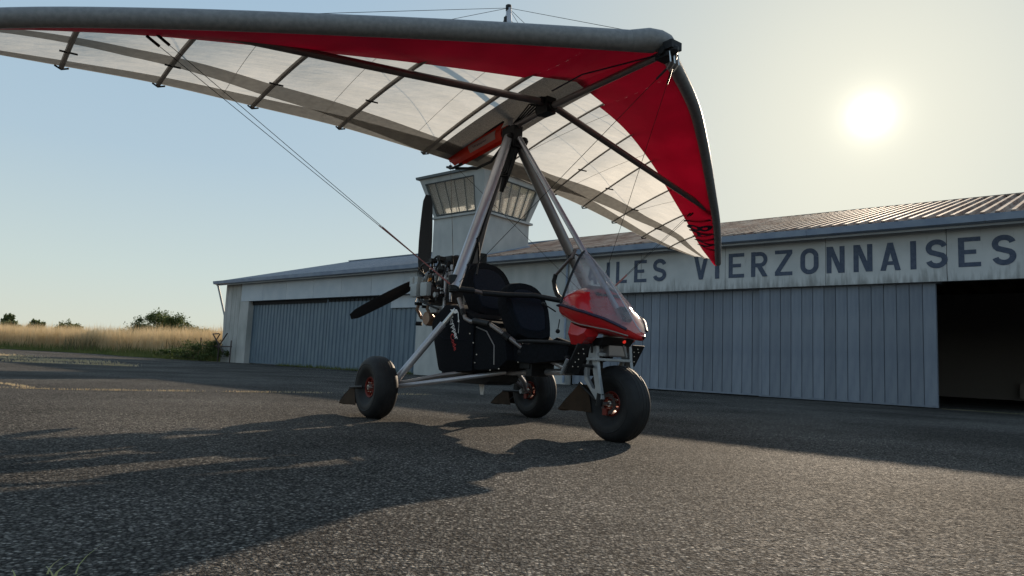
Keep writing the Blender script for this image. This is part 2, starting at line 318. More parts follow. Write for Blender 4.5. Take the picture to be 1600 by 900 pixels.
def ribbed_door(parent, t0, t1, z0, z1, o):
    mb = MB(); n = round((t1-t0)/.25); p = (t1-t0)/n; prof = []
    for i in range(n): x = t0+i*p; prof += [(x, o+.035), (x+p*.16, o+.035), (x+p*.26, o), (x+p*.82, o), (x+p*.92, o+.035)]
    prof.append((t1, o+.035)); mb.grid([[(x, y, z0) for x, y in prof], [(x, y, z1) for x, y in prof]])
    d = mb.obj('sliding_door', M['steel_blue'], parent)
    MB().box((t0-.01, o-.014, z0), (t0+.045, o+.06, z1)).obj('door_edge', M['steel_blue'], d)
    MB().box((t0, o-.010, z0), (t1, o+.01, z0+.05)).obj('bottom_rail', M['steel_blue'], d)
    return d
ribbed_door(hl, .62, 6.42, .03, 2.78, .17); ribbed_door(hl, 6.42, 10.38, .03, 2.78, .11); ribbed_door(hl, 10.38, T1, .03, 2.35, .15)
MB().box((10.40, .07, 2.35), (T1-.01, .14, 2.80)).obj('filler_panel', M['fascia_blue'], hl)
roof(hl, -2.08, 12.6, M['roof_blue'], 5, 1.0, .022)
gutter(hl, -2.10, 12.6, 5)
MB().tube([(-2.06, -.28, 3.66), (-1.78, .05, 2.2), (-1.76, .08, 1.4)], .05, 8).obj('roof_strut', M['greymetal'], hl)
MB().box((T0, .3, -.01), (T1, 14.4, .02)).obj('hangar_floor', M['concrete'], hl)

# ---- middle block with control tower
tw = empty('control_tower', BA+Vector((.76148*15, -.64819*15, 0)), BROT, label='square control tower with slanted windows above plastered middle block', cat='control tower')
def TB(): return MB()
def tobj(mb, name, m, parent=tw, **k):
    if parent is tw or True: mb.v = [(x-15, y, z) for x, y, z in mb.v]
    return mb.obj(name, m, parent, **k)
tobj(MB().box((T1+.004, -.03, 0), (18.43, .25, 3.74)), 'wall', M['plaster'])
tobj(MB().box((T1+.004, 14.4, 0), (18.43, 14.6, 3.6)), 'rear_wall', M['plaster'])
tobj(MB().tube([(18.40, -.09, 0.05), (18.40, -.09, 3.6)], .035, 8), 'downpipe', M['gutter'])
TT0, TT1, TO0, TO1, TZ = 12.2, 14.6, .30, 2.72, 5.50
tobj(MB().box((TT0, TO0, 3.70), (TT1, TO1, TZ)), 'tower_body', M['fascia_blue'] if False else M['plaster'])
tobj(MB().box((TT0-.06, TO0-.06, TZ), (TT1+.10, TO1+.10, TZ+.07)), 'sill', M['concrete'])
tobj(MB().prism([(TT0-.52, 6.90), (TT1+.42, 6.90), (TT1+.46, 6.99), (TT0-.56, 6.99)], 1, TO0-.5, TO1+.5), 'tower_roof', M['frame'])
def face(BL, BR, TR, TL, u0, u1, v0, v1, n, nm):
    BL, BR, TR, TL = map(Vector, (BL, BR, TR, TL)); nrm = (BR-BL).cross(TL-BL).normalized()
    def P(u, v, d=0): return (BL*(1-u)+BR*u)*(1-v)+(TL*(1-u)+TR*u)*v+nrm*d
    mb = MB()
    for a, b_, c, d in ((0, 1, 0, v0), (0, 1, v1, 1), (0, u0, v0, v1), (u1, 1, v0, v1)):
        q = [P(a, c), P(b_, c), P(b_, d), P(a, d)]; q2 = [P(a, c, -.12), P(b_, c, -.12), P(b_, d, -.12), P(a, d, -.12)]
        mb.add(q+q2, [(0, 1, 2, 3), (7, 6, 5, 4), (0, 4, 5, 1), (1, 5, 6, 2), (2, 6, 7, 3), (3, 7, 4, 0)])
    tobj(mb, 'upper_wall', M['plaster'])
    fr = MB()
    for c in (v0, v1): fr.tube([P(u0, c, .0), P(u1, c, .0)], .03, 4)
    for i in range(n+1): u = u0+(u1-u0)*i/n; fr.tube([P(u, v0, -.01), P(u, v1, -.01)], .018 if 0 < i < n else .03, 4)
    fo = tobj(fr, 'window', M['frame'])
    for i in range(n):
        a = u0+(u1-u0)*i/n; b_ = u0+(u1-u0)*(i+1)/n; d = -.03
        mb = MB(); mb.add([P(a, v0, d), P(b_, v0, d), P(b_, v1, d), P(a, v1, d), P(a, v0, d-.005), P(b_, v0, d-.005), P(b_, v1, d-.005), P(a, v1, d-.005)], [(0, 1, 2, 3), (7, 6, 5, 4), (0, 4, 5, 1), (2, 6, 7, 3)])
        tobj(mb, 'pane', M['pane'], fo)
    return P
b0 = TZ+.07; t0_ = 6.90; q = .42
B_ = [(TT0, TO0), (TT1, TO0), (TT1, TO1), (TT0, TO1)]; T_ = [(TT0-q, TO0-q), (TT1+q*.8, TO0-q), (TT1+q*.8, TO1+q), (TT0-q, TO1+q)]
for i, (u0_, u1_) in enumerate(((.07, .84), (.16, .90), (.08, .92), (.08, .92))):
    j = (i+1) % 4
    P_ = face((*B_[i], b0), (*B_[j], b0), (*T_[j], t0_), (*T_[i], t0_), u0_, u1_, .04, .97 if i == 2 else .86, 5, i)
    if i < 2:  # curtains added inside the two front windows to catch sun and brighten them
        rows = [[P_(u, v, -.15-.025*math.sin(u*46+v)-.012*math.sin(u*19)) for u in [u0_+(u1_-u0_)*k/60 for k in range(61)]] for v in (.03, .3, .6, .88)]
        tobj(MB().grid(rows), 'fill_curtain', M['fill_curtain'], smooth=True)
tobj(MB().tube([(13.55, 1.4, TZ+.05), (13.55, 1.4, TZ+.62)], .02, 6).ball((13.55, 1.4, TZ+.66), .13, 12, (1, 1, .5)), 'desk_lamp', M['black'])
tobj(MB().box((TT0+.1, TO0+.1, TZ-.05), (TT1-.1, TO1-.1, TZ+.02)), 'tower_floor', M['concrete']); tobj(MB().box((TT0-.3, TO0-.3, 6.84), (TT1+.2, TO1+.3, 6.88)), 'ceiling', M['white'])
r_ = MB(); roofo = empty('roof', (-15, 0, 0), 0, tw)
roof(roofo, 12.6, 18.6, M['roof_rust'], 4, .98, .075); gutter(roofo, 12.6, 18.6, 2)
tobj(MB().prism([(TO0-.25, rz_(TO0-.25)+.05), (TO1+.05, rz_(TO1+.05)+.05), (TO1+.05, rz_(TO1+.05)+.13), (TO0-.25, rz_(TO0-.25)+.08)], 0, TT0-.03, TT1+.05), 'flashing', M['gutter'])

# ---- right hangar with sign
hr = empty('hangar', BA+Vector((.76148*19, -.64819*19, 0)), BROT, label='right hangar with rusty roof, painted name sign and open dark bay', cat='hangar', group='hangars in one row')
def hobj(mb, name, m, parent=hr, **k): mb.v = [(x-19, y, z) for x, y, z in mb.v]; return mb.obj(name, m, parent, **k)
TE_ = 38.3
def sign_mat():
    m = mat('sign_board_paint', (.50, .51, .51), .75, (.57, .575, .57), 2.2, 0); t = m.node_tree; n = t.nodes; l = t.links; b = n['Principled BSDF']
    src = b.inputs['Base Color'].links[0].from_socket
    tcn = n.new('ShaderNodeTexCoord'); mp = n.new('ShaderNodeMapping'); mp.inputs['Scale'].default_value = (14, 14, 2.2); l.new(tcn.outputs['Object'], mp.inputs[0])
    ns = n.new('ShaderNodeTexNoise'); ns.inputs['Scale'].default_value = 1; ns.inputs['Detail'].default_value = 8; l.new(mp.outputs[0], ns.inputs[0])
    sx = n.new('ShaderNodeSeparateXYZ'); l.new(tcn.outputs['Object'], sx.inputs[0])
    mr = n.new('ShaderNodeMapRange'); mr.inputs[1].default_value = 2.57; mr.inputs[2].default_value = 2.98; mr.inputs[3].default_value = .22; mr.inputs[4].default_value = -.12; l.new(sx.outputs[2], mr.inputs[0])
    ad = n.new('ShaderNodeMath'); l.new(ns.outputs[0], ad.inputs[0]); l.new(mr.outputs[0], ad.inputs[1])
    rp = n.new('ShaderNodeMapRange'); rp.inputs[1].default_value = .52; rp.inputs[2].default_value = .82; rp.inputs[4].default_value = .6; l.new(ad.outputs[0], rp.inputs[0])
    mx = n.new('ShaderNodeMixRGB'); mx.inputs[2].default_value = (.12, .12, .11, 1); l.new(rp.outputs[0], mx.inputs[0]); l.new(src, mx.inputs[1]); l.new(mx.outputs[0], b.inputs['Base Color']); return m
SG = sign_mat()
js = [18.44, 20.81, 23.16, 25.51, 27.84, 30.2, 32.55, 34.9, TE_]
for a, b_ in zip(js, js[1:]): hobj(MB().box((a+.006, -.04+random.uniform(-.003, .003), 2.58), (b_-.006, .10, 3.72)), 'cladding_panel', SG)
hobj(MB().box((18.44, .11, 2.56), (27.7, .34, 3.7)), 'lintel', M['board']); hobj(MB().box((27.7, .11, 2.60), (TE_, .34, 3.7)), 'lintel', M['dark'])
def arc(cx, cy, rx, ry, a0, a1, n=12): return [(cx+rx*math.cos(R(a0+(a1-a0)*i/n)), cy+ry*math.sin(R(a0+(a1-a0)*i/n))) for i in range(n+1)]
def thick(pts, wd):
    L1, L2 = [], []; n = len(pts)
    for i in range(n):
        a = Vector(pts[max(i-1, 0)]); c = Vector(pts[min(i+1, n-1)]); p = Vector(pts[i]); d = (c-a).normalized(); nn = Vector((-d.y, d.x))*wd/2; L1.append(tuple(p+nn)); L2.append(tuple(p-nn))
    return [[L1[i], L1[i+1], L2[i+1], L2[i]] for i in range(n-1)]
def letter(c, W, H=.60, S=.105):
    h = S/2
    def rect(x0, y0, x1, y1): return [(x0, y0), (x1, y0), (x1, y1), (x0, y1)]
    if c == 'I': return [rect(0, 0, W, H)]
    if c == 'L': return [rect(0, 0, S, H), rect(S, 0, W, S*.85)]
    if c == 'E': return [rect(0, 0, S, H), rect(S, 0, W, S*.85), rect(S, H-S*.85, W, H), rect(S, H/2-S*.42, W*.8, H/2+S*.42)]
    if c == 'A': return [[(0, 0), (S, 0), (W/2+S*.5, H), (W/2-S*.5, H)], [(W-S, 0), (W, 0), (W/2+S*.5, H), (W/2-S*.5, H)], rect(W*.27, H*.20, W*.73, H*.20+S*.75)]
    if c == 'V': return [[(0, H), (S, H), (W/2+S*.5, 0), (W/2-S*.5, 0)], [(W-S, H), (W, H), (W/2+S*.5, 0), (W/2-S*.5, 0)]]
    if c == 'N': return [rect(0, 0, S, H), rect(W-S, 0, W, H), [(S*.2, H), (S*1.25, H), (W-S*.2, 0), (W-S*1.25, 0)]]
    if c == 'Z': return [rect(0, 0, W, S*.85), rect(0, H-S*.85, W, H), [(0, S*.85), (S*1.2, S*.85), (W, H-S*.85), (W-S*1.2, H-S*.85)]]
    if c == 'O': rr = W/2-h; return thick(arc(W/2, H-W/2, rr, rr, 0, 180)+arc(W/2, W/2, rr, rr, 180, 360)+[(W-h, H-W/2)], S)
    if c == 'R': rr = H*.27-h*.5; return [rect(0, 0, S, H)]+thick([(S, H-h), (W*.55, H-h)]+arc(W*.55, H-h-rr, W*.45-h, rr, 90, -90)+[(S, H-h-2*rr)], S*.9)+[[(W-S*1.15, 0), (W, 0), (W*.62, H*.46), (W*.30, H*.46)]]
    if c == 'S':
        rx = W/2-h; ry = (H-S)/4
        up_ = arc(W/2, H-h-ry, rx, ry, 12, 225, 14); lo_ = arc(W/2, h+ry, rx, ry, 45, -168, 14)
        return thick(up_+lo_, S)
TXT = [('A', 19.06, 19.42), ('I', 19.72, 19.83), ('L', 20.03, 20.38), ('E', 20.6, 20.98), ('S', 21.17, 21.56), ('V', 22.33, 22.72), ('I', 22.90, 23.01), ('E', 23.25, 23.64), ('R', 23.81, 24.21), ('Z', 24.38, 24.78), ('O', 24.96, 25.36), ('N', 25.53, 25.91), ('N', 26.09, 26.47), ('A', 26.62, 27.01), ('I', 27.19, 27.30), ('S', 27.47, 27.86), ('E', 28.04, 28.42), ('S', 28.60, 28.99)]
for c, a, b_ in TXT:
    mb = MB()
    for k, qd in enumerate(letter(c, b_-a)):
        d = -.0475-.0006*(k % 9)
        mb.add([(a+x, d, 2.85+y) for x, y in qd], [tuple(range(len(qd)))])
    hobj(mb, 'letter', M['letter'], label='painted letter '+c)
# boarded doors
def board_door(t0, t1, o, z0, z1, n):
    d = hobj(MB().box((t0, o+.03, z0), (t1, o+.07, z1)), 'sliding_door', M['board']); wd = (t1-t0)/n; mes = None
    for i in range(n):
        if mes is None:
            mb = MB(); mb.prism([(0.004, 0), (wd-.010, 0), (wd-.010, z1-z0), (0.004, z1-z0)], 1, 0, .028); ob = mb.obj('board', M['board'], d, bevel=.004); mes = ob.data
        else: ob = link(mes, 'board', d)
        ob.location = (t0+i*wd-19, o+random.uniform(-.003, .004), z0)
    hobj(MB().box((t0-.01, o-.012, z0-.0), (t0+.05, o-.004, z1)), 'edge_strip', M['board'], d)
    hobj(MB().box((t0, o-.010, z0), (t1, o-.005, z0+.04)), 'bottom_rail', M['board'], d)
board_door(18.55, 24.02, .165, .03, 2.56, 22); board_door(23.98, 27.62, .09, .02, 2.56, 15)
hobj(MB().box((27.66, .2, 0), (TE_, .3, .006)), 'door_track', M['field'])
hobj(MB().box((18.45, 14.4, 0), (TE_, 14.6, 3.86)), 'rear_wall', M['interior']); hobj(MB().prism([(.2, 0), (14.6, 0), (14.6, rz_(14.6)-.06), (7.3, RIDGE[1]-.08), (.2, rz_(.2)-.06)], 0, TE_-.2, TE_), 'end_wall', M['interior'])
hobj(MB().box((18.44, .35, 0), (18.54, 14.4, 3.8)), 'partition', M['interior']); hobj(MB().box((18.6, .35, -.01), (TE_-.2, 14.4, .012)), 'hangar_floor', M['asphalt'])
for t_ in (28.6, 31.5, 34.4):
    hobj(MB().box((t_, 14.1, 0), (t_+.16, 14.38, 3.7)), 'steel_column', M['greymetal'])
    hobj(MB().prism([(.5, rz_(.5)-.38), (7.3, RIDGE[1]-.42), (14.1, rz_(14.1)-.38), (14.1, rz_(14.1)-.2), (7.3, RIDGE[1]-.22), (.5, rz_(.5)-.2)], 0, t_, t_+.12), 'roof_beam', M['greymetal'])
hobj(MB().box((27.98, 13.9, .1), (28.6, 14.35, .62)), 'cabinet', M['tube'])
hobj(MB().box((32.0, -.0, 0), (32.3, .3, 2.58)), 'pillar', M['concrete'])
rr_ = empty('roof', (-19, 0, 0), 0, hr); roof(rr_, 18.6, 38.5, M['roof_rust'], 4, .98, .075); gutter(rr_, 18.6, 38.5, 6)

# ------------------------------------------------------------------ vegetation
def blades(name, pts, hmin, hmax, wd, m, lean=.18, seed=True, **k):
    n = len(pts); h = rng.uniform(hmin, hmax, n); an = rng.uniform(0, 2*PI, n); dx = rng.normal(0, lean, n)*h; dy = rng.normal(0, lean, n)*h
    ax = np.cos(an)*wd/2; ay = np.sin(an)*wd/2; z0 = np.full(n, -.02)
    b0 = np.stack([pts[:, 0]-ax, pts[:, 1]-ay, z0], 1); b1 = np.stack([pts[:, 0]+ax, pts[:, 1]+ay, z0], 1)
    m0 = np.stack([pts[:, 0]-ax*.7+dx*.35, pts[:, 1]-ay*.7+dy*.35, h*.6], 1); m1 = np.stack([pts[:, 0]+ax*.7+dx*.35, pts[:, 1]+ay*.7+dy*.35, h*.6], 1)
    tp = np.stack([pts[:, 0]+dx, pts[:, 1]+dy, h], 1)
    T = np.concatenate([np.stack([b0, b1, m1], 1), np.stack([b0, m1, m0], 1), np.stack([m0, m1, tp], 1)])
    return np_mesh(name, T.reshape(-1, 3), 3, m, **k)
E_ = np.array(edge[:9]); seg_len = np.hypot(*(E_[1:]-E_[:-1]).T); cum = np.concatenate([[0], np.cumsum(seg_len)])
def along(n, d0, d1, lo=0, hi=1, pw=1.0):
    s = rng.uniform(lo*cum[-1], hi*cum[-1], n); x = np.interp(s, cum, E_[:, 0]); y = np.interp(s, cum, E_[:, 1])
    d = d0+(d1-d0)*rng.uniform(0, 1, n)**pw; dirx, diry = .45, .89
    return np.stack([x+dirx*d, y+diry*d], 1)
# the field is denser at its front edge, where it is seen
p = np.concatenate([along(64000, 2.0, 9, .25, 1, 1.3), along(30000, 8, 40, .15, 1, 1.0)])
blades('tall_dry_grass', p, 1.0, 1.9, .026, M['straw'], .16, kind='stuff', label='tall straw coloured dry grass filling the field', cat='grass')
p = along(14000, .9, 4.0, .2, 1, 1.0); blades('green_undergrowth', p, .15, .6, .03, M['green'], .2, kind='stuff', label='dark green undergrowth at the foot of the dry grass', cat='grass')
p = along(22000, -.25, 3.0, .1, .98, 1.0); blades('verge_grass', p, .06, .22, .03, M['green'], .4, kind='stuff', label='short green verge grass along the asphalt edge', cat='grass')
p2 = along(3500, 2.0, 9, .25, 1, 1.3); blades('seed_stems', p2, 1.6, 2.15, .03, M['straw'], .08, kind='stuff', label='sparse taller seed stems standing above the dry grass', cat='grass')
p2 = along(9000, 1.4, 6, .3, 1, 1.2); p2 = p2[(np.sin(p2[:, 0]*1.3)+np.sin(p2[:, 0]*.47+2)+rng.normal(0, .4, len(p2))) > .5]; blades('dull_weeds', p2, .6, 1.25, .04, M['weed'], .2, kind='stuff', label='olive brown weeds mixed into the front of the dry grass', cat='grass')
# dry weeds in the asphalt seam and patches
def seam(pts, n, spread):
    P = np.array(pts); L_ = np.hypot(*(P[1:]-P[:-1]).T); c = np.concatenate([[0], np.cumsum(L_)]); s = rng.uniform(0, c[-1], n)
    s = s[(np.sin(s*3.1)+np.sin(s*7.7+1)+rng.normal(0, .6, n)) > -.7]
    return np.stack([np.interp(s, c, P[:, 0])+rng.normal(0, spread, len(s)), np.interp(s, c, P[:, 1])+rng.normal(0, spread, len(s))], 1)
blades('seam_grass', seam([(-7.2, 7.6), (-5.8, 8.05), (-5.18, 8.19), (-4.34, 8.75), (-2.79, 9.78), (-1.2, 10.7)], 1500, .022), .008, .03, .005, M['straw'], .9, kind='stuff', label='thin line of dry grass growing in the asphalt seam', cat='grass')
blades('branch_seam_grass', seam([(-6.5, 8.9), (-6.29, 8.79), (-5.42, 8.1)], 260, .03), .008, .03, .005, M['straw'], .9, kind='stuff', label='short dry grass streak meeting the long seam at left', cat='grass')
blades('weed_patch', np.concatenate([seam([(-17, 17.5), (-13, 18.4), (-10.2, 18.9)], 1500, .16), seam([(-20, 22), (-15, 21.5), (-12.3, 21.5)], 1500, .3), seam([(-21, 25.5), (-17, 25)], 1000, .3)]), .02, .10, .02, M['straw'], .8, kind='stuff', label='patchy dry weeds on the far left asphalt', cat='grass')
blades('door_weeds', np.array([BA.x, BA.y])+np.outer(rng.uniform(3.5, 12, 900), [.76148, -.64819])+np.outer(rng.uniform(-.25, .05, 900), [.648, .761]), .03, .16, .02, M['green'], .5, kind='stuff', label='small weeds along the foot of the left hangar doors', cat='grass')
# blades at the bottom left corner, close to the lens
fg = MB()
def blade(x, y, h, lx, ly, wd):
    pts = [(x+lx*t*t, y+ly*t*t, h*t) for t in (0, .3, .6, .85, 1)]; L1 = [(a-wd*(1-t), b_, c) for (a, b_, c), t in zip(pts, (0, .3, .6, .85, 1))]; L2 = [(a+wd*(1-t), b_+.002, c) for (a, b_, c), t in zip(pts, (0, .3, .6, .85, 1))]; fg.grid([L1, L2])
for a in [(x, y+.07, h*.75, lx, ly, w_*1.3) for x, y, h, lx, ly, w_ in [(-1.06, 1.62, .055, .035, 0, .0016), (-1.03, 1.60, .05, .04, .01, .0026), (-1.0, 1.63, .09, .05, .02, .0012), (-1.24, 1.66, .085, .02, 0, .0014), (-1.25, 1.6, .06, -.03, 0, .0014), (-1.3, 1.63, .05, -.02, 0, .0012), (-1.02, 1.58, .04, -.02, .0, .002), (-.97, 1.57, .03, .02, .0, .002), (-1.1, 1.57, .03, -.01, .0, .002)]]: blade(*a)
fg.obj('grass_tuft', M['tuft'], kind='stuff', label='sparse green and dry grass blades at the near corner', cat='grass')

def foliage(center, radii, n, size, clumps, flat=.8):
    """leaf faces gathered in clumps through the volume"""
    c = np.array(center); cl = rng.normal(0, 1, (clumps, 3)); cl /= np.linalg.norm(cl, axis=1)[:, None]; cl *= rng.uniform(.25, 1, (clumps, 1))**.5; cl[:, 2] = np.abs(cl[:, 2])*1.0-.1
    cl = cl*np.array(radii); k = rng.integers(0, clumps, n); P = c+cl[k]+rng.normal(0, 1, (n, 3))*np.array(radii)*rng.uniform(.05, .12, (clumps, 1))[k]
    a = rng.normal(0, 1, (n, 3)); a /= np.linalg.norm(a, axis=1)[:, None]; b_ = np.cross(a, rng.normal(0, 1, (n, 3))); b_ /= np.linalg.norm(b_, axis=1)[:, None]
    s = rng.uniform(.6, 1.3, (n, 1))*size; P[:, 2] = np.maximum(P[:, 2], .03)
    return np.stack([P-a*s, P+b_*s*.5, P+a*s, P-b_*s*.5], 1).reshape(-1, 3), c+cl
def plant(name, label, cat, base, cz, radii, n, size, clumps, trunk_r, group=None, lm='leaf'):
    root = empty(name, base, label=label, cat=cat, group=group); v, cl = foliage((0, 0, cz), radii, n, size, clumps)
    np_mesh('crown', v, 4, M[lm], parent=root); tb = MB(); tb.tube([(0, 0, -.1), (.05, 0, cz*.5), (0, .05, cz)], [trunk_r, trunk_r*.8, trunk_r*.5], 7)
    for c in cl[:14]: tb.tube([(0, 0, cz*.35), tuple(np.array([0, 0, cz*.5])*.5+c*.5), tuple(c)], [trunk_r*.5, trunk_r*.3, trunk_r*.12], 5)
    tb.obj('trunk', M['bark'], root)
plant('bush', 'large dark green bush rising from dry grass left of hangars', 'bush', (-24.9, 50, 0), 1.3, (2.5, 1.6, 1.95), 12000, .075, 80, .12)
plant('bush', 'lower light green bush joined to the right of the dark bush', 'bush', (-22.2, 50.5, 0), .95, (2.0, 1.4, 1.15), 6000, .07, 44, .08)
plant('bush', 'round olive bush alone on the field horizon', 'bush', (-57.3, 90, 0), 1.5, (2.3, 2, 1.9), 3000, .14, 40, .15)
plant('tree', 'tall narrow tree at the far left horizon', 'tree', (-110, 152, 0), 4.0, (1.1, 1.5, 2.7), 1800, .28, 24, .25, 'distant trees', 'leaf_far')
plant('tree', 'broad tree beside the narrow one on the far left horizon', 'tree', (-108, 150, 0), 2.4, (3.4, 3, 2.6), 3500, .26, 40, .25, 'distant trees', 'leaf_far')
plant('tree', 'dark low tree right of the broad one on the horizon', 'tree', (-102.6, 150, 0), 3.0, (1.7, 2, 2.6), 2600, .25, 30, .25, 'distant trees', 'leaf_far')
plant('tree', 'small thin sapling standing above the dry grass', 'tree', (-74, 110, 0), 2.3, (.7, .7, 1.5), 420, .15, 10, .12)
plant('shrub', 'straggly pale shrub between the round bush and dark bush', 'bush', (-47, 84, 0), 1.3, (1.8, 1.5, 1.3), 700, .11, 18, .08)
def bl(t, o, z=0): return (BA.x+.76148*t+.64819*o, BA.y-.64819*t+.76148*o, z)
plant('shrub', 'dark bramble growing against the left hangar corner', 'bush', bl(-1.9, -.9), .25, (1.5, .55, .85), 3800, .05, 40, .03)
plant('shrub', 'low green weeds left of the metal rack', 'bush', bl(-4.2, -.6), .15, (1.6, .5, .55), 2200, .05, 30, .03)
# metal rack standing before the corner
rk = empty('metal_rack', bl(-.9, -.55), BROT, label='black folding metal rack standing at the left hangar corner', cat='rack')
for nm, pts in (('leg', [(-.66, 0, 1.28), (.45, 0, .45)]), ('leg', [(.62, .03, 1.32), (-.2, .03, .62)]), ('leg', [(0, 0, 0), (0, 0, .85)]), ('top_bar', [(-.66, 0, 1.28), (-.1, 0, 1.30)]), ('rail', [(-1.9, 0, .72), (1.1, .03, .72)]), ('leg', [(-1.8, 0, 0), (-1.8, 0, 1.1)]), ('leg', [(1.1, 0, 0), (1.1, 0, 1.0)]), ('brace', [(-.66, 0, 1.28), (-.3, 0, 1.0), (0, 0, 1.28)])):
    MB().tube(pts, .03, 6).obj(nm, M['rust'], rk)

# ================================================================== ULTRALIGHT  (local x forward, y to its left, z up)
UL = empty('ultralight_trike', (-.45362, 6.7151, 0), R(-52.828), label='red and white weight-shift ultralight trike parked on the apron', cat='ultralight')
LE = {1: [(0, 2.45, 2.90), (1.02, 1.93, 2.86), (1.62, 1.58, 2.74), (2.32, 1.17, 2.44), (2.89, .82, 2.22), (3.66, .28, 1.93)],
      -1: [(0, 2.45, 2.90), (1.24, 1.9, 2.77), (2.19, 1.5, 2.645), (3.05, 1.15, 2.515), (3.8, .8, 2.39), (4.4, .42, 2.27)]}
TE = {1: [(0, -.4, 2.62), (.775, -.4, 2.62), (1.45, -.4, 2.53), (1.85, -.36, 2.45), (2.34, -.34, 2.345), (2.87, -.33, 2.23), (3.35, -.3, 2.15), (3.66, -.12, 2.05)],
      -1: [(0, -.4, 2.62), (.33, -.4, 2.64), (1.24, -.4, 2.677), (2.04, -.4, 2.665), (2.78, -.4, 2.65), (3.43, -.4, 2.60), (4.4, -.35, 2.5)]}
def herm(tab, s, k):
    n = len(tab); i = 0
    while i < n-2 and s > tab[i+1][0]: i += 1
    def sl_(j):
        if j == 0: return (tab[1][k]-tab[0][k])/(tab[1][0]-tab[0][0])
        if j == n-1: return (tab[-1][k]-tab[-2][k])/(tab[-1][0]-tab[-2][0])
        return (tab[j+1][k]-tab[j-1][k])/(tab[j+1][0]-tab[j-1][0])
    h = tab[i+1][0]-tab[i][0]; t = (s-tab[i][0])/h
    return (2*t**3-3*t**2+1)*tab[i][k]+(t**3-2*t**2+t)*h*sl_(i)+(-2*t**3+3*t**2)*tab[i+1][k]+(t**3-t**2)*h*sl_(i+1)
def surf(sd, s, c, dz=0):
    a0, z0 = herm(LE[sd], s, 1), herm(LE[sd], s, 2); a1, z1 = herm(TE[sd], s, 1), herm(TE[sd], s, 2)
    z = z0+(z1-z0)*c+.09*(a0-a1)/2*2.6*(c**.7)*(1-c)
    return (a0+(a1-a0)*c, sd*s, z+dz)
BAT = {-1: [(.41, .33), (1.22, 1.24), (1.99, 2.04), (2.75, 2.78), (3.4, 3.43)], 1: [(.5, .55), (.62, 1.2), (1.2, 1.85), (1.70, 2.34), (2.2, 2.87), (2.7, 3.35)]}
BAT[1] = [(.45, .60), (1.02, 1.40), (1.55, 1.85), (2.05, 2.34), (2.5, 2.87), (2.95, 3.35)]
SMAX = {1: 3.66, -1: 4.4}
def span(sd, j, c):
    """position of bay border j at chord c"""
    b_ = [(0, 0)]+BAT[sd]+[(SMAX[sd], SMAX[sd])]; q = b_[j]; return q[0]+(q[1]-q[0])*c
def bay(sd, j, c0, c1, dzf, nu=8, nc=12):
    rows = []
    for i in range(nc+1):
        c = c0+(c1-c0)*i/nc; rows.append([surf(sd, span(sd, j, c)*(1-k/nu)+span(sd, j+1, c)*k/nu, c, dzf(c, k/nu)) for k in range(nu+1)])
    return rows
wing = empty('wing', (0, 0, 0), 0, UL)
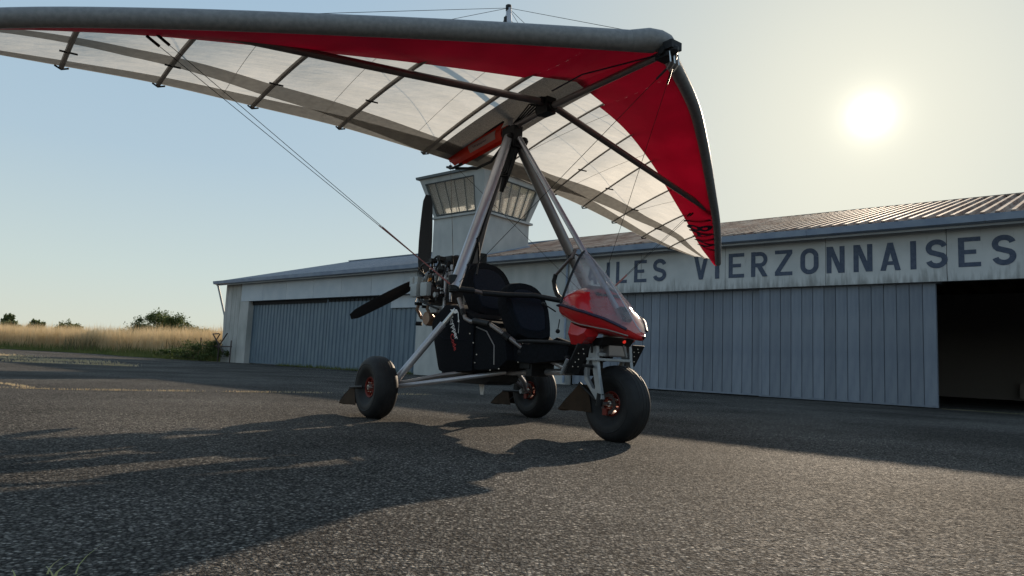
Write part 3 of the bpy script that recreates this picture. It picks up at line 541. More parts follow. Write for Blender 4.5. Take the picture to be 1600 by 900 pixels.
for sd in (-1, 1):
    nb = len(BAT[sd])+1
    for j in range(nb):
        MB().grid(bay(sd, j, 0, 1, lambda c, u: .02*math.sin(PI*u)*math.sin(PI*c))).obj('sail_panel', M['sail'], wing, smooth=True)
        MB().grid(bay(sd, j, 0.0, .36 if j else .33, lambda c, u: -.018-.05*math.sin(PI*min(c/.36, 1)), 8, 8)).obj('undersurface_panel', M['redsail'], wing, smooth=True)
    # sewn reinforcement strips under the cloth
    def strip(pts, wd_, name, m, dz=-.008):
        rows = [[surf(sd, s, min(c+wd_*(k/3-.5), 1), dz) for k in range(4)] for s, c in pts]; MB().grid(rows).obj(name, m, wing, smooth=True)
    S_ = [SMAX[sd]*i/40 for i in range(41)]
    strip([(s, .955) for s in S_], .10, 'trailing_edge_band', M['band'])
    def c2(s): return float(np.interp(s, [0, .5, 1.15, 2.1, 3.07, 3.8, 4.4], [.955, .93, .89, .80, .64, .45, .30])) if sd < 0 else float(np.interp(s, [0, .5, 1.15, 1.7, 2.5, 3.1], [.955, .95, .93, .86, .76, .60]))
    strip([(s, c2(s)) for s in S_ if c2(s) > .38], .12, 'reinforcement_band', M['band'], -.011)
    rows = [[surf(sd, .26*k/4, .30+.66*i/16, -.014) for k in range(5)] for i in range(17)]; MB().grid(rows).obj('root_mesh_panel', M['mesh'], wing, smooth=True)
    for q, (s0, s1) in enumerate(BAT[sd]):
        pts = [surf(sd, s0+(s1-s0)*c, c, -.016) for c in [.30+.70*i/14 for i in range(15)]]
        b_ = MB().tube(pts, .018 if sd < 0 else .009, 8).obj('batten', M['batten'], wing, smooth=True)
        e_ = pts[-1]; MB().tube([(e_[0]+.03, e_[1]-.045, e_[2]-.008), (e_[0]-.005, e_[1], e_[2]-.016), (e_[0]+.03, e_[1]+.045, e_[2]-.008)], .007, 6).obj('batten_clip', M['black'], wing)
        m_ = surf(sd, s0+(s1-s0)*.72, .72, -.03)
        if 1 <= q <= 4: MB().tube([(m_[0], m_[1]-.05, m_[2]), (m_[0]+.01, m_[1]+.06, m_[2])], .007, 6).obj('batten_tie', M['black'], wing)
    # stitched seams
    for s0, s1 in ((.8, .55), (1.6, 1.45), (2.4, 2.3)):
        pts = [surf(sd, s0+(s1-s0)*c, c, -.006) for c in [.36+.6*i/10 for i in range(11)]]; MB().tube(pts, .0018, 5).obj('seam', M['band'], wing)
    # leading edge sleeve
    pts = []; rs = []
    for i in range(34):
        s = .06+(SMAX[sd]-.06)*i/33; a, y, z = surf(sd, s, 0); pts.append((a-.03, y, z-.005)); rs.append((.076-.022*i/33) if sd < 0 else (.057-.017*i/33))
    MB().tube(pts, rs, 18).obj('leading_edge_sleeve', M['sleeve'], wing, smooth=True)
    # crossbar: from the joint over the keel to the leading edge
    end = (.86, -2.95, 2.615) if sd < 0 else (.88, 2.66, 2.33)
    mid = [1.14+(end[0]-1.14)*.5, end[1]*.5, 2.80+(end[2]-2.80)*.5]
    MB().tube([(1.14, sd*.04, 2.80), mid, end], .031, 14).obj('crossbar', M['tube_brown'], wing, smooth=True)
# nose
nz = surf(1, 0, 0)
MB().tube([tuple(Vector(surf(-1, .22, 0))-Vector((.03, 0, .005))), (nz[0]-.06, -.11, nz[2]-.004), (nz[0]-.035, -.03, nz[2]), (nz[0]-.03, .03, nz[2]), (nz[0]-.05, .10, nz[2]-.003), tuple(Vector(surf(1, .22, 0))-Vector((.03, 0, .005)))], [.0775, .079, .078, .072, .064, .057], 20).obj('nose_cap', M['sleeve'], wing, smooth=True)
np_ = MB(); np_.box((2.40, -.05, 2.755), (2.52, .05, 2.79)); np_.tube([(2.47, -.07, 2.80), (2.47, .07, 2.80)], .028, 10); np_.tube([(2.52, -.02, 2.76), (2.52, -.02, 2.88)], .014, 8); np_.ball((2.535, -.01, 2.80), .04, 10); np_.box((2.48, -.06, 2.80), (2.56, .05, 2.86))
np_.obj('nose_plate', M['black'], wing, bevel=.003)
nb_ = MB()
for y in (-.045, .0, .045): nb_.tube([(2.53, y, 2.78), (2.54, y, 2.70), (2.50, y*.8, 2.66)], .006, 6)
nb_.box((2.46, -.03, 2.86), (2.535, .01, 2.875)); nb_.obj('nose_shackles', M['steel'], wing)
MB().tube([(2.43, 0, 2.805), (1.15, 0, 2.755), (.62, 0, 2.70), (-.40, 0, 2.615)], .027, 14).obj('keel_tube', M['tube'], wing, smooth=True)
jb = MB(); jb.box((1.06, -.05, 2.70), (1.20, .05, 2.84)); jb.tube([(1.03, 0, 2.75), (1.23, 0, 2.757)], .043, 14); jb.box((1.09, -.09, 2.78), (1.17, .09, 2.83)); jb.tube([(1.12, -.02, 2.84), (1.06, .0, 2.90)], .02, 8)
for k in range(4): jb.tube([(1.1, -.03+.02*k, 2.8), (.95, -.05+.03*k, 2.83), (.78, -.03+.02*k, 2.76), (.66, 0, 2.74)], .007, 6)
jb.obj('crossbar_joint', M['black'], wing, smooth=True)
# strap sewn from the nose along the red cloth
MB().tube([(2.42, -.02, 2.80), (1.75, -.16, 2.82), (1.32, -.10, 2.83)], .011, 6, ry=.4).obj('nose_strap', M['straps'], wing)
# kingpost and upper rigging
MB().tube([(.62, 0, 2.70), (.50, 0, 3.92)], .022, 10, ry=1.5).obj('kingpost', M['tube_light'], wing)
MB().tube([(.502, 0, 3.90), (.497, 0, 3.955)], .028, 10).obj('kingpost_cap', M['black'], wing); MB().box((.47, -.03, 3.78), (.50, .03, 3.84)).obj('pulley', M['black'], wing)
KP = (.50, 0, 3.93); CORN = {-1: (1.02, -.78, 1.11), 1: (1.05, .74, 1.10)}
def wire(p, q, r=.0022, m='wire', name='cable', sag=0):
    p, q = Vector(p), Vector(q); pts = [p+(q-p)*t-Vector((0, 0, sag*4*t*(1-t))) for t in ([0, 1] if not sag else [i/6 for i in range(7)])]; return MB().tube(pts, r, 6).obj(name, M[m], wing)
for sd in (-1, 1): wire(KP, surf(sd, 2.55, .05, .03)); wire(KP, surf(sd, 2.6 if sd < 0 else 2.5, .8, .02))
wire(KP, (2.44, 0, 2.93)); wire(KP, (-.4, 0, 2.68)); wire((.5, 0, 3.82), (1.3, .6, 2.98))
# lower rigging
for sd in (-1, 1):
    for k in (0, 1):
        a = surf(sd, (3.0+.05*k) if sd < 0 else 2.55, (.23+.03*k), -.06); c = Vector(CORN[sd])+Vector((0, sd*.01*k, .015*k)); a = Vector(a); wire(a, c)
        wire(a+(c-a)*.72, c, .0042, 'pinkcord', 'cable_cover'); wire(a, a+(c-a)*.035, .010, 'black', 'cable_end')
    wire((2.50, sd*.02, 2.68), CORN[sd]); wire((2.50, sd*.02, 2.68), Vector((2.50, sd*.02, 2.68))+(Vector(CORN[sd])-Vector((2.50, 0, 2.68)))*.05, .008, 'black', 'cable_end')
    wire((-.38, sd*.015, 2.575), CORN[sd])
# orange cover under the rear keel
cv = MB(); up_p = [(-.43, 2.60), (.55, 2.70)]; lo_p = [(-.28, 2.535), (.1, 2.555), (.53, 2.60)]
rows = []
for i in range(11):
    t = i/10; a = -.43+.98*t; zt = 2.655+.115*t; al = -.27+.80*t; zl = 2.525+.085*t; rows.append([(a+(al-a)*k/5, -.03-.022*math.sin(PI*k/5), zt+(zl-zt)*k/5) for k in range(6)])
rows2 = [[(x, .03+.022*math.sin(PI*k/5), z) for k, (x, y, z) in enumerate(r_)] for r_ in rows]
cv.grid(rows); cv.grid(rows2); cv.obj('keel_cover', M['orange'], wing, smooth=True)
MB().tube([(r_[0][0], -.034, r_[0][2]+.008) for r_ in rows], .010, 6).obj('cover_piping', M['black'], wing)
def onc(u, v):
    t = .40+.50*u; a = -.43+.98*t; zt = 2.655+.115*t; al = -.27+.80*t; zl = 2.525+.085*t; k = .25+.55*v; return (a+(al-a)*k, -.034-.022*math.sin(PI*k), zt+(zl-zt)*k)
MB().grid([[onc(i/8, j/4) for j in range(5)] for i in range(9)]).obj('cover_label', M['tag'], wing)
text_mb('Skypper', lambda x, y: tuple(Vector(onc(.16+x*.17, .66-y*.36))-Vector((0, .004, 0))), 1).obj('cover_lettering', M['straps'], wing)
bag = MB(); bag.tube([(-.42, -.03, 2.54), (-.30, -.04, 2.50), (-.15, -.02, 2.52)], .014, 6); bag.tube([(-.30, 0, 2.51), (0, .06, 2.46), (.25, .06, 2.48), (.50, .03, 2.60)], .014, 8); bag.ball((-.37, -.02, 2.53), .026, 8); bag.obj('rear_rigging_strap', M['black'], wing)
# registration on the left undersurface, reading towards the tip
def reg(x, y):
    s = 2.66+x*.25; c = .37-y*.42; s = min(s, 3.6); return surf(1, s, c, -.022-.05*math.sin(PI*min(c/.36, 1))-.004)
text_mb('18AW', reg, 1, .02).obj('registration', M['straps'], wing)

# ---- control frame
for sd in (-1, 1):
    top = (.66, sd*.045, 2.60); c = CORN[sd]
    MB().tube([top, c], [.040, .043], 16, ry=1.25, upv=(1, 0, 0)).obj('downtube', M['tube_light'] if sd < 0 else M['tube'], UL, smooth=True)
    MB().ball(c, .045, 10).tube([(c[0]-.02, c[1], c[2]+.1), (c[0], c[1], c[2]-.03)], .04, 10).obj('corner_bracket', M['black'], UL)
CB = [(1.02, -.80, 1.105), (1.03, -.6, 1.105), (1.035, -.52, 1.095), (1.05, -.3, 1.10), (1.07, 0, 1.12), (1.06, .3, 1.105), (1.05, .78, 1.10)]
bb = MB().tube(CB, .016, 10).obj('base_bar', M['tube_brown'], UL, smooth=True)
MB().tube(CB[2:6], .023, 10).obj('grip', M['black'], bb, smooth=True); MB().tube(CB[:2], .026, 10).obj('grip', M['black'], bb); MB().tube([CB[5], (1.05, .55, 1.10)], .019, 10).obj('grip', M['black'], bb)
hb = MB(); hb.box((.56, -.05, 2.50), (.74, .05, 2.70)); hb.tube([(.60, 0, 2.72), (.66, 0, 2.48), (.60, 0, 2.30), (.52, 0, 2.12)], [.04, .06, .04, .02], 8); hb.ball((.70, -.06, 2.60), .035, 8); hb.ball((.75, .06, 2.56), .045, 8)
for k in range(8): hb.tube([(.64+.01*k, -.05+.012*k, 2.62), (.52+.02*k, -.03, 2.45-.03*k), (.56, -.01*k, 2.25)], .009, 5)
hb.obj('hang_block', M['black'], UL, smooth=True)
MB().tube([(.60, .01, 2.58), (.27, 0, 1.86), (.03, 0, 1.2), (-.06, 0, .45)], .036, 12, ry=.8).obj('mast', M['tube'], UL, smooth=True)
MB().tube([(.50, -.02, 2.32), (.24, -.035, 1.75), (.10, -.035, 1.42)], .022, 8).obj('mast_padding', M['black'], UL)
MB().tube([(.76, 0, 2.58), (1.665, 0, 1.445), (2.11, 0, .89)], .019, 12, ry=1.2).obj('front_strut', M['tube_light'], UL, smooth=True)
MB().tube([(.99, .53, 1.60), (.97, .5, 1.524), (.756, .5, 1.375), (.74, .5, 1.33)], .015, 8).obj('training_bar', M['tube_brown'], UL)
MB().tube([(.76, .5, 1.385), (.735, .5, 1.32), (.755, .5, 1.25), (.80, .49, 1.19), (.895, .48, 1.13)], .021, 8).obj('training_bar_grip', M['black'], UL, smooth=True)
cl_ = MB(); fz = .55; q0 = Vector((.66, .045, 2.6)); q1 = Vector(CORN[1]); qc = q0+(q1-q0)*.71; cl_.tube([qc-Vector((0, 0, .025)), qc+Vector((0, 0, .025))], .052, 10); cl_.obj('strut_clamp', M['black'], UL)
q0 = Vector((.66, -.045, 2.6)); q1 = Vector(CORN[-1]); 
for fz in (.70, .86):
    qc = q0+(q1-q0)*fz; MB().tube([qc-Vector((.01, -.02, .03)), qc+Vector((.015, 0, .012))], .050, 10).obj('tube_strap', M['black'], UL)
cb_ = MB(); cb_.tube([(.70, -.05, 2.5), (.80, -.42, 1.72), (.62, -.30, 1.60), (.50, -.2, 1.45), (.62, -.3, 1.3)], .009, 6); cb_.tube([(.8, -.5, 1.6), (.6, -.35, 1.55), (.2, -.12, 1.5)], .008, 6); cb_.obj('control_cable', M['black'], UL, smooth=True)

# ---- chassis
def wheel(c, Rr, hw, side, brake, lab=None):
    wh = empty('wheel', c, 0, UL, label=lab)
    prof = []
    for i in range(25):
        an = -PI*.5+0+PI*2*i/24*.0
    r_in = .088; mid = (Rr+r_in)/2+.012; hr_ = Rr-mid
    prof = [(-hw*.55, r_in)]
    for i in range(21):
        an = PI+.75-(PI+1.5)*i/20-.0
        x = math.cos(an); y = math.sin(an); prof.append((hw*(abs(x)**.8)*(1 if x > 0 else -1), mid+hr_*(abs(y)**.85)*(1 if y > 0 else -1)))
    prof.append((hw*.55, r_in))
    MB().lathe(prof, (0, 0, 0), 1, 56).obj('tyre', M['rubber'], wh, smooth=True)
    for sy in (-1, 1): MB().lathe([(sy*hw*.985, mid+.018), (sy*(hw*1.02), mid+.012), (sy*hw*.985, mid+.006)], (0, 0, 0), 1, 56).obj('sidewall_rib', M['rubber'], wh, smooth=True)
    for yy in (-.045, -.015, .015, .045):
        rr_t = mid+hr_*(1-abs(yy/hw)**2.3)**.40
        MB().lathe([(yy-.006, rr_t-.003), (yy-.003, rr_t+.0022), (yy+.003, rr_t+.0022), (yy+.006, rr_t-.003)], (0, 0, 0), 1, 56).obj('tread_rib', M['rubber'], wh, smooth=True)
    rim = MB().lathe([(-hw*.55, r_in+.006), (-hw*.62, r_in), (-hw*.55, r_in-.012), (-hw*.2, r_in-.02), (hw*.2, r_in-.02), (hw*.55, r_in-.012), (hw*.62, r_in), (hw*.55, r_in+.006)], (0, 0, 0), 1, 32)
    for k in range(6):
        an = 2*PI*k/6+.3
        for sy in (-1, 1): rim.tube([(math.cos(an)*.02, sy*hw*.42, math.sin(an)*.02), (math.cos(an)*(r_in-.012), sy*hw*.42, math.sin(an)*(r_in-.012))], .009, 6)
    rim.obj('rim', M['redrim'], wh, smooth=True)
    hub = MB().lathe([(-hw*.75, 0), (-hw*.75, .022), (-hw*.4, .03), (hw*.4, .03), (hw*.75, .022), (hw*.75, 0)], (0, 0, 0), 1, 16)
    for k in range(6): an = 2*PI*k/6; hub.tube([(math.cos(an)*.045, -hw*.6, math.sin(an)*.045), (math.cos(an)*.045, -hw*.3, math.sin(an)*.045)], .005, 6)
    hub.obj('hub', M['steel'], wh, smooth=True)
    if brake:
        y = brake; bd = MB()
        n = 36
        for rA, rB in ((.050, .074),):
            bd.lathe([(y-.002, rA), (y-.002, rB), (y+.002, rB), (y+.002, rA), (y-.002, rA)], (0, 0, 0), 1, 40)
        for k in range(12): an = 2*PI*k/12; bd.ball((math.cos(an)*.076, y, math.sin(an)*.076), .006, 6)
        bd.obj('brake_disc', M['rust'], wh); MB().box((-.045, y-.016, -.085), (.0, y+.012, -.035)).obj('brake_caliper', M['redrim'], wh, bevel=.004)
    return wh
FZ = .275
wheel((-.07, -.855, .272), .278, .105, -1, 0, 'rear wheel on the near right side')
wheel((.085, .85, .272), .276, .105, 1, -.085, 'rear wheel on the far left side')
wheel((1.985, .085, FZ), .281, .105, 1, -.088, 'front wheel under the red nose pod')
def guard(pts, y0, y1, name='stone_guard'):
    o = MB().prism(pts, 1, y0, y1).obj(name, M['brown'], UL, bevel=.004); return o
def flap(a0, z0, a1, z1, y0, y1, arm_to):
    # curved plate trailing the tyre on an arm
    rows = []; n = 8
    for i in range(n+1):
        t = i/n; a = a1+(a0-a1)*t; z = z1+(z0-z1)*t**.8+.02*math.sin(PI*t); rows.append([(a, y0+(y1-y0)*k/4, z-.012*math.sin(PI*k/4)) for k in range(5)])
    mb = MB().grid(rows); mb.grid([[(x, y, z-.006) for x, y, z in r_] for r_ in rows])
    for yy in (y0, y1): mb.add([(a0, yy, z0), (a1, yy, z1), (a1+.09, yy, z1-.01), (a1+.14, yy, z0)], [(0, 1, 2, 3)])
    g_ = mb.obj('stone_guard', M['brown'], UL); MB().tube([(a1, y0, z1), arm_to], .011, 8).obj('guard_arm', M['black'], g_)
flap(-.60, .10, -.37, .255, -.965, -.78, (-.09, -.975, .275)); flap(-.52, .105, -.30, .25, .74, .96, (.05, .72, .26)); flap(1.46, .20, 1.70, .41, -.03, .13, (1.95, -.09, .30))
for sd in (-1, 1):
    A0 = -.06 if sd < 0 else .06
    MB().tube([(A0+.05, sd*.70, .33), (.15+.08*(sd < 0)-.02, sd*.36, .87)], .034, 14).obj('suspension_leg', M['tube_light'], UL, smooth=True)
    MB().tube([(.20, sd*.375, .84), (.30, sd*.26, 1.04)], .021, 12).obj('suspension_rod', M['steel'], UL, smooth=True)
    MB().tube([(A0+.02, sd*.74, .275), (.45, sd*.42, .37), (.80, sd*.06, .46)], .020, 12).obj('trailing_arm', M['tube_light'], UL, smooth=True)
    MB().tube([(A0+.0, sd*.74, .29), (.25, sd*.40, .40), (.50, sd*.06, .475)], .019, 12).obj('axle_strut', M['tube'], UL, smooth=True)
    MB().tube([(A0, sd*.69, .258), (A0, sd*.86, .258)], .022, 10).tube([(A0+.05, sd*.70, .34), (A0, sd*.72, .25)], .028, 10).obj('stub_axle', M['alu'], UL)
MB().tube([(-.10, 0, .445), (.8, 0, .46), (1.74, 0, .50)], .027, 12).obj('keel_beam', M['tube_light'], UL, smooth=True)
MB().tube([(1.17, -.12, .668), (1.69, -.10, .50)], .026, 12).obj('seat_strut', M['tube_light'], UL, smooth=True)
MB().tube([(1.20, .16, .60), (1.72, .10, .52)], .022, 12).obj('seat_strut', M['tube'], UL, smooth=True)
MB().tube([(.37, -.31, 1.10), (.46, -.32, .99), (.51, -.32, .915), (.60, -.32, .885), (.76, -.32, .88), (.87, -.31, .86), (1.08, -.28, .76), (1.18, -.2, .67)], .019, 10).obj('seat_rail', M['tube'], UL, smooth=True)
MB().tube([(.46, -.325, .995), (.49, -.325, .95)], .024, 10).tube([(.66, -.325, .89), (.88, -.315, .86)], .027, 10).tube([(1.05, -.29, .775), (1.1, -.27, .74)], .028, 10).obj('rail_sleeve', M['black'], UL, smooth=True)
MB().tube([(-.14, -.20, .89), (.03, -.20, .44)], .016, 10).obj('frame_tube', M['tube'], UL)
jt = MB(); jt.box((1.12, -.17, .50), (1.25, .1, .68)); jt.ball((1.16, -.19, .63), .035, 8); jt.box((1.20, -.16, .44), (1.27, .02, .56)); jt.obj('frame_joint', M['black'], UL, bevel=.008)
bme = None
for a, z in ((1.16, .67), (1.19, .70), (1.15, .64), (1.14, .55), (1.05, .49), (.93, .475), (.72, .60), (.70, .53), (1.23, .60), (.66, .70), (.60, .78)): 
    if bme is None: bo_ = MB().ball((0, 0, 0), .0065, 6).obj('bolt', M['steel'], UL); bme = bo_.data
    else: bo_ = link(bme, 'bolt', UL)
    bo_.location = (a, -.325 if a < 1.1 else -.2, z)

# ---- rear fairing bags, tank
def hull(polys, name, m, bevel=.02, parent=UL):
    return MB().prism(polys[0], 1, polys[1], polys[2]).obj(name, m, parent, bevel=bevel, smooth=True)
bagp = [(-.13, .886), (.05, .435), (.13, .42), (.62, .45), (.62, .93), (.44, 1.0), (.307, 1.053), (.12, 1.06), (-.02, .98)]
side = hull((bagp, -.30, .30), 'side_fairing', M['fabric'], .055)
hull(([(.60, .46), (.97, .479), (1.10, .56), (1.06, .75), (.88, .84), (.66, .88), (.60, .84)], -.285, .285), 'side_bag', M['fabric'], .05)
hull(([(-.12, .335), (.60, .34), (.69, .37), (.72, .45), (-.1, .45)], -.16, .16), 'fuel_tank', M['black'], .02)
MB().prism([(.30, .40), (.40, .41), (.38, .24), (.35, .24)], 1, -.006, .006).obj('belly_fin', M['white'], UL)
for pts in ([(.62, -.302, .46), (.62, -.302, .70), (.61, -.302, .92)], [(-.05, -.302, .80), (.15, -.302, .74), (.55, -.302, .72)]):
    MB().tube(pts, .004, 6, ry=.5).obj('seam_piping', M['fabric_blue'], side)
MB().tube([(.64, -.288, .84), (.80, -.288, .80), (.92, -.288, .68), (.93, -.288, .52)], .006, 6).obj('hose', M['tube'], UL, smooth=True)
P0 = Vector((.235, -.3035, .965)); dr = Vector((.50, 0, -.866)); uq = Vector((.866, 0, .50))
def lg(x, y, sc=.075): return tuple(P0+dr*(x*sc)+uq*(y*sc)-Vector((0, .001, 0)))
text_mb('Skypper', lambda x, y: lg(x, y-.35, .082), 1, .015).obj('fairing_lettering', M['white'], side)
text_mb('Code', lambda x, y: lg(x*1.0+2.35, y-1.15, .075), 1, .01).obj('fairing_script', M['redprint'], side)
mt = MB()
for poly in ([(-.55, .15), (-.15, .75), (.15, .95), (.05, .45)], [(.12, .45), (.18, 1.0), (.05, 1.15), (.28, 1.45), (.75, 1.6), (.60, 1.1), (.40, .75)], [(.60, 1.5), (.78, 1.6), (1.75, 1.25), (1.7, 1.1)], [(1.65, .95), (1.6, 1.35), (1.85, 1.35), (1.95, 1.15)], [(1.8, 1.30), (1.9, 1.25), (3.1, .55), (3.0, .50)]):
    mt.add([lg(x, y, .075) for x, y in poly], [tuple(range(len(poly)))])
mt.obj('mountain_logo', M['white'], side)

# ---- seats
def backrest(a_b, z_b, a_t, z_t, w0, w1, th, m, mp):
    out_ = [(-w0*.8, 0), (w0*.8, 0), (w0, .25), (w1, .6), (w1*.86, .82), (w1*.55, .96), (0, 1.0), (-w1*.55, .96), (-w1*.86, .82), (-w1, .6), (-w0, .25)]
    cu = []
    n = len(out_)
    for i in range(n):
        p, q, r_2 = Vector(out_[i-1]), Vector(out_[i]), Vector(out_[(i+1) % n]); cu += [tuple(q*.75+p*.25), tuple(q*.75+r_2*.25)]
    A, B = Vector((a_b, 0, z_b)), Vector((a_t, 0, z_t)); up_ = B-A; nn = Vector((up_.z, 0, -up_.x)).normalized()
    v = []; m_ = len(cu); 
    lay = [(.0, .93), (.0, 1), (th*.6, 1.0), (th, .93), (th*1.02, .72), (th*.75, .66), (th*.70, .3)]
    for d, sc in lay:
        for s, t in cu: v.append(A+up_*(.5+(t-.5)*sc)+Vector((0, s*sc, 0))+nn*d)
    f = [(i*m_+k, i*m_+(k+1) % m_, (i+1)*m_+(k+1) % m_, (i+1)*m_+k) for i in range(len(lay)-1) for k in range(m_)]+[tuple(range(m_)), tuple(range((len(lay)-1)*m_, len(lay)*m_))]
    mb = MB(); mb.add(v, f); st = empty('seat', (0, 0, 0), 0, UL)
    mb.obj('backrest', m, st, smooth=True)
    cen = MB(); v = []
    for d, sc in ((th*.90, .74), (th*1.10, .68), (th*1.14, .3)):
        for s, t in cu: v.append(A+up_*(.5+(t-.5)*sc)+Vector((0, s*sc, 0))+nn*d)
    cen.add(v, [(i*m_+k, i*m_+(k+1) % m_, (i+1)*m_+(k+1) % m_, (i+1)*m_+k) for i in range(2) for k in range(m_)]+[tuple(range(2*m_, 3*m_))]); cen.obj('centre_panel', mp, st, smooth=True)
    return st
s2 = backrest(.45, .90, .22, 1.45, .23, .27, .10, M['fabric'], M['fabric_blue'])
s1 = backrest(1.02, .70, .80, 1.22, .22, .25, .10, M['fabric'], M['fabric_blue'])
MB().prism([(1.0, .56), (1.05, .72), (1.25, .70), (1.48, .73), (1.70, .72), (1.76, .68), (1.74, .58), (1.3, .54)], 1, -.21, .23).obj('seat_cushion', M['fabric'], s1, bevel=.03, smooth=True)
MB().prism([(.9, .70), (1.1, .78), (1.35, .72), (1.75, .68), (1.74, .60), (1.0, .56)], 1, .24, .29).obj('side_bolster', M['fabric'], s1, bevel=.02, smooth=True)
MB().prism([(.45, .82), (.5, .92), (.85, .88), (.85, .78)], 1, -.2, .2).obj('seat_cushion', M['fabric'], s2, bevel=.03, smooth=True)
MB().tube([(1.08, -.225, .715), (1.3, -.23, .722), (1.62, -.22, .715), (1.78, -.2, .70)], .014, 8).obj('throttle_lever', M['black'], UL, smooth=True)
MB().box((.04, -.07, 1.30), (.13, .07, 1.62)).obj('headrest_bracket', M['tube'], UL, bevel=.01)
MB().box((-.02, .09, 1.38), (.10, .17, 1.60)).obj('battery_box', M['black'], UL, bevel=.01)

# ---- engine
eng = empty('engine', (0, 0, 0), 0, UL)
MB().box((-.62, -.11, 1.10), (-.10, .11, 1.34)).obj('crankcase', M['black'], eng, bevel=.03, smooth=True)
for sd in (-1, 1):
    for k in (0, 1):
        a = -.52+.20*k; cy = MB()
        for j in range(7): cy.lathe([(sd*(.11+.017*j), .02), (sd*(.11+.017*j), .072), (sd*(.118+.017*j), .072), (sd*(.118+.017*j), .02)], (a, 0, 1.22), 1, 18)
        cy.obj('cylinder', M['tube_brown'], eng); MB().box((a-.065, min(sd*.23, sd*.29), 1.16), (a+.065, max(sd*.23, sd*.29), 1.30)).obj('rocker_cover', M['greymetal'], eng, bevel=.02, smooth=True)
        MB().tube([(a, sd*.20, 1.14), (a-.02, sd*.22, 1.04), (a-.03+.03*k, sd*.16, .96), (-.42, sd*.08, .93)], .017, 10).obj('exhaust_pipe', M['muffler'], eng, smooth=True)
        MB().tube([(a, sd*.16, 1.31), (a+.02, sd*.15, 1.40), (a+.06, sd*.05, 1.44)], .028, 12).obj('intake_pipe', M['alu'], eng, smooth=True)
for k in (0, 1): MB().box((-.64+.10*k, -.27, 1.27), (-.575+.10*k, -.20, 1.37)).obj('ignition_box', M['greymetal'], eng, bevel=.01)
MB().tube([(-.60, -.10, 1.40), (-.44, -.09, 1.43), (-.30, -.09, 1.42)], [.03, .05, .03], 12).obj('air_filter', M['tube'], eng, smooth=True)
MB().lathe([(-.18, .0), (-.18, .066), (-.16, .075), (.16, .075), (.18, .066), (.18, 0)], (-.42, 0, .95), 1, 24).obj('muffler', M['muffler'], eng, smooth=True)
MB().tube([(-.56, -.14, .90), (-.60, -.19, .90)], .022, 10).obj('exhaust_outlet', M['black'], eng)
MB().box((-.30, -.15, 1.42), (-.05, .14, 1.56)).obj('radiator', M['black'], eng, bevel=.015)
MB().lathe([(-.02, 0), (-.02, .055), (.02, .055), (.02, 0)], (-.70, -.02, 1.405), 0, 20).obj('reservoir_cap', M['yellow'], eng)
hs = MB()
hoses = [[(-.35, -.16, 1.30), (-.32, -.20, 1.50), (-.22, -.18, 1.56), (-.15, -.16, 1.42)], [(-.3, -.14, 1.2), (-.22, -.24, 1.35), (-.18, -.2, 1.5)], [(-.1, -.18, 1.15), (-.05, -.24, 1.3), (-.08, -.16, 1.5)], [(-.6, -.1, 1.35), (-.5, -.22, 1.48), (-.3, -.22, 1.5)], [(-.55, -.2, 1.15), (-.3, -.3, 1.1), (-.05, -.26, 1.02)], [(-.45, .0, 1.5), (-.3, .05, 1.6), (-.1, .02, 1.55)]]
for h_ in hoses:
    P = [Vector(x) for x in h_]; pts = []
    for i in range(len(P)-1):
        a, b_, c, d = P[max(i-1, 0)], P[i], P[i+1], P[min(i+2, len(P)-1)]
        for t in (0, .25, .5, .75): pts.append(.5*((2*b_)+(-a+c)*t+(2*a-5*b_+4*c-d)*t*t+(-a+3*b_-3*c+d)*t**3))
    pts.append(P[-1]); hs.tube(pts, .011, 8)
hs.obj('hose', M['black'], eng, smooth=True)
wr = MB()
for k in range(14):
    a = random.uniform(-.6, .0); z = random.uniform(1.1, 1.5); wr.tube([(a, -.2, z), (a+.06, -.25, z+random.uniform(-.08, .08)), (a+.12, -.19, z+random.uniform(-.1, .1))], .005, 5)
for k in range(10): wr.box((a := random.uniform(-.55, -.02), -.27, (z := random.uniform(1.03, 1.5))), (a+random.uniform(.02, .05), -.2, z+random.uniform(.02, .05)))
wr.obj('wiring', M['black'], eng)
sp = MB()
for k in range(9): a = random.uniform(-.5, .02); z = random.uniform(1.02, 1.45); sp.tube([(a, -.25, z), (a+.0, -.28, z)], .010, 8)
sp.tube([(-.08, -.27, 1.16), (-.08, -.30, 1.16)], .026, 12); sp.box((-.28, -.22, 1.00), (-.16, -.16, 1.06)); sp.obj('engine_fittings', M['alu'], eng)
for p_ in ([(-.12, -.16, 1.46), (-.09, -.18, 1.02)], [(-.02, -.16, 1.46), (.02, -.18, 1.10)], [(-.12, -.16, 1.46), (.10, -.2, 1.25)], [(.14, -.12, 1.25), (.34, -.2, 1.08)], [(-.1, .16, 1.46), (0, .18, 1.02)], [(-.09, -.18, 1.02), (.30, -.26, 1.04)]):
    MB().tube(p_, .013, 8).obj('engine_mount_tube', M['tube_light'], eng)
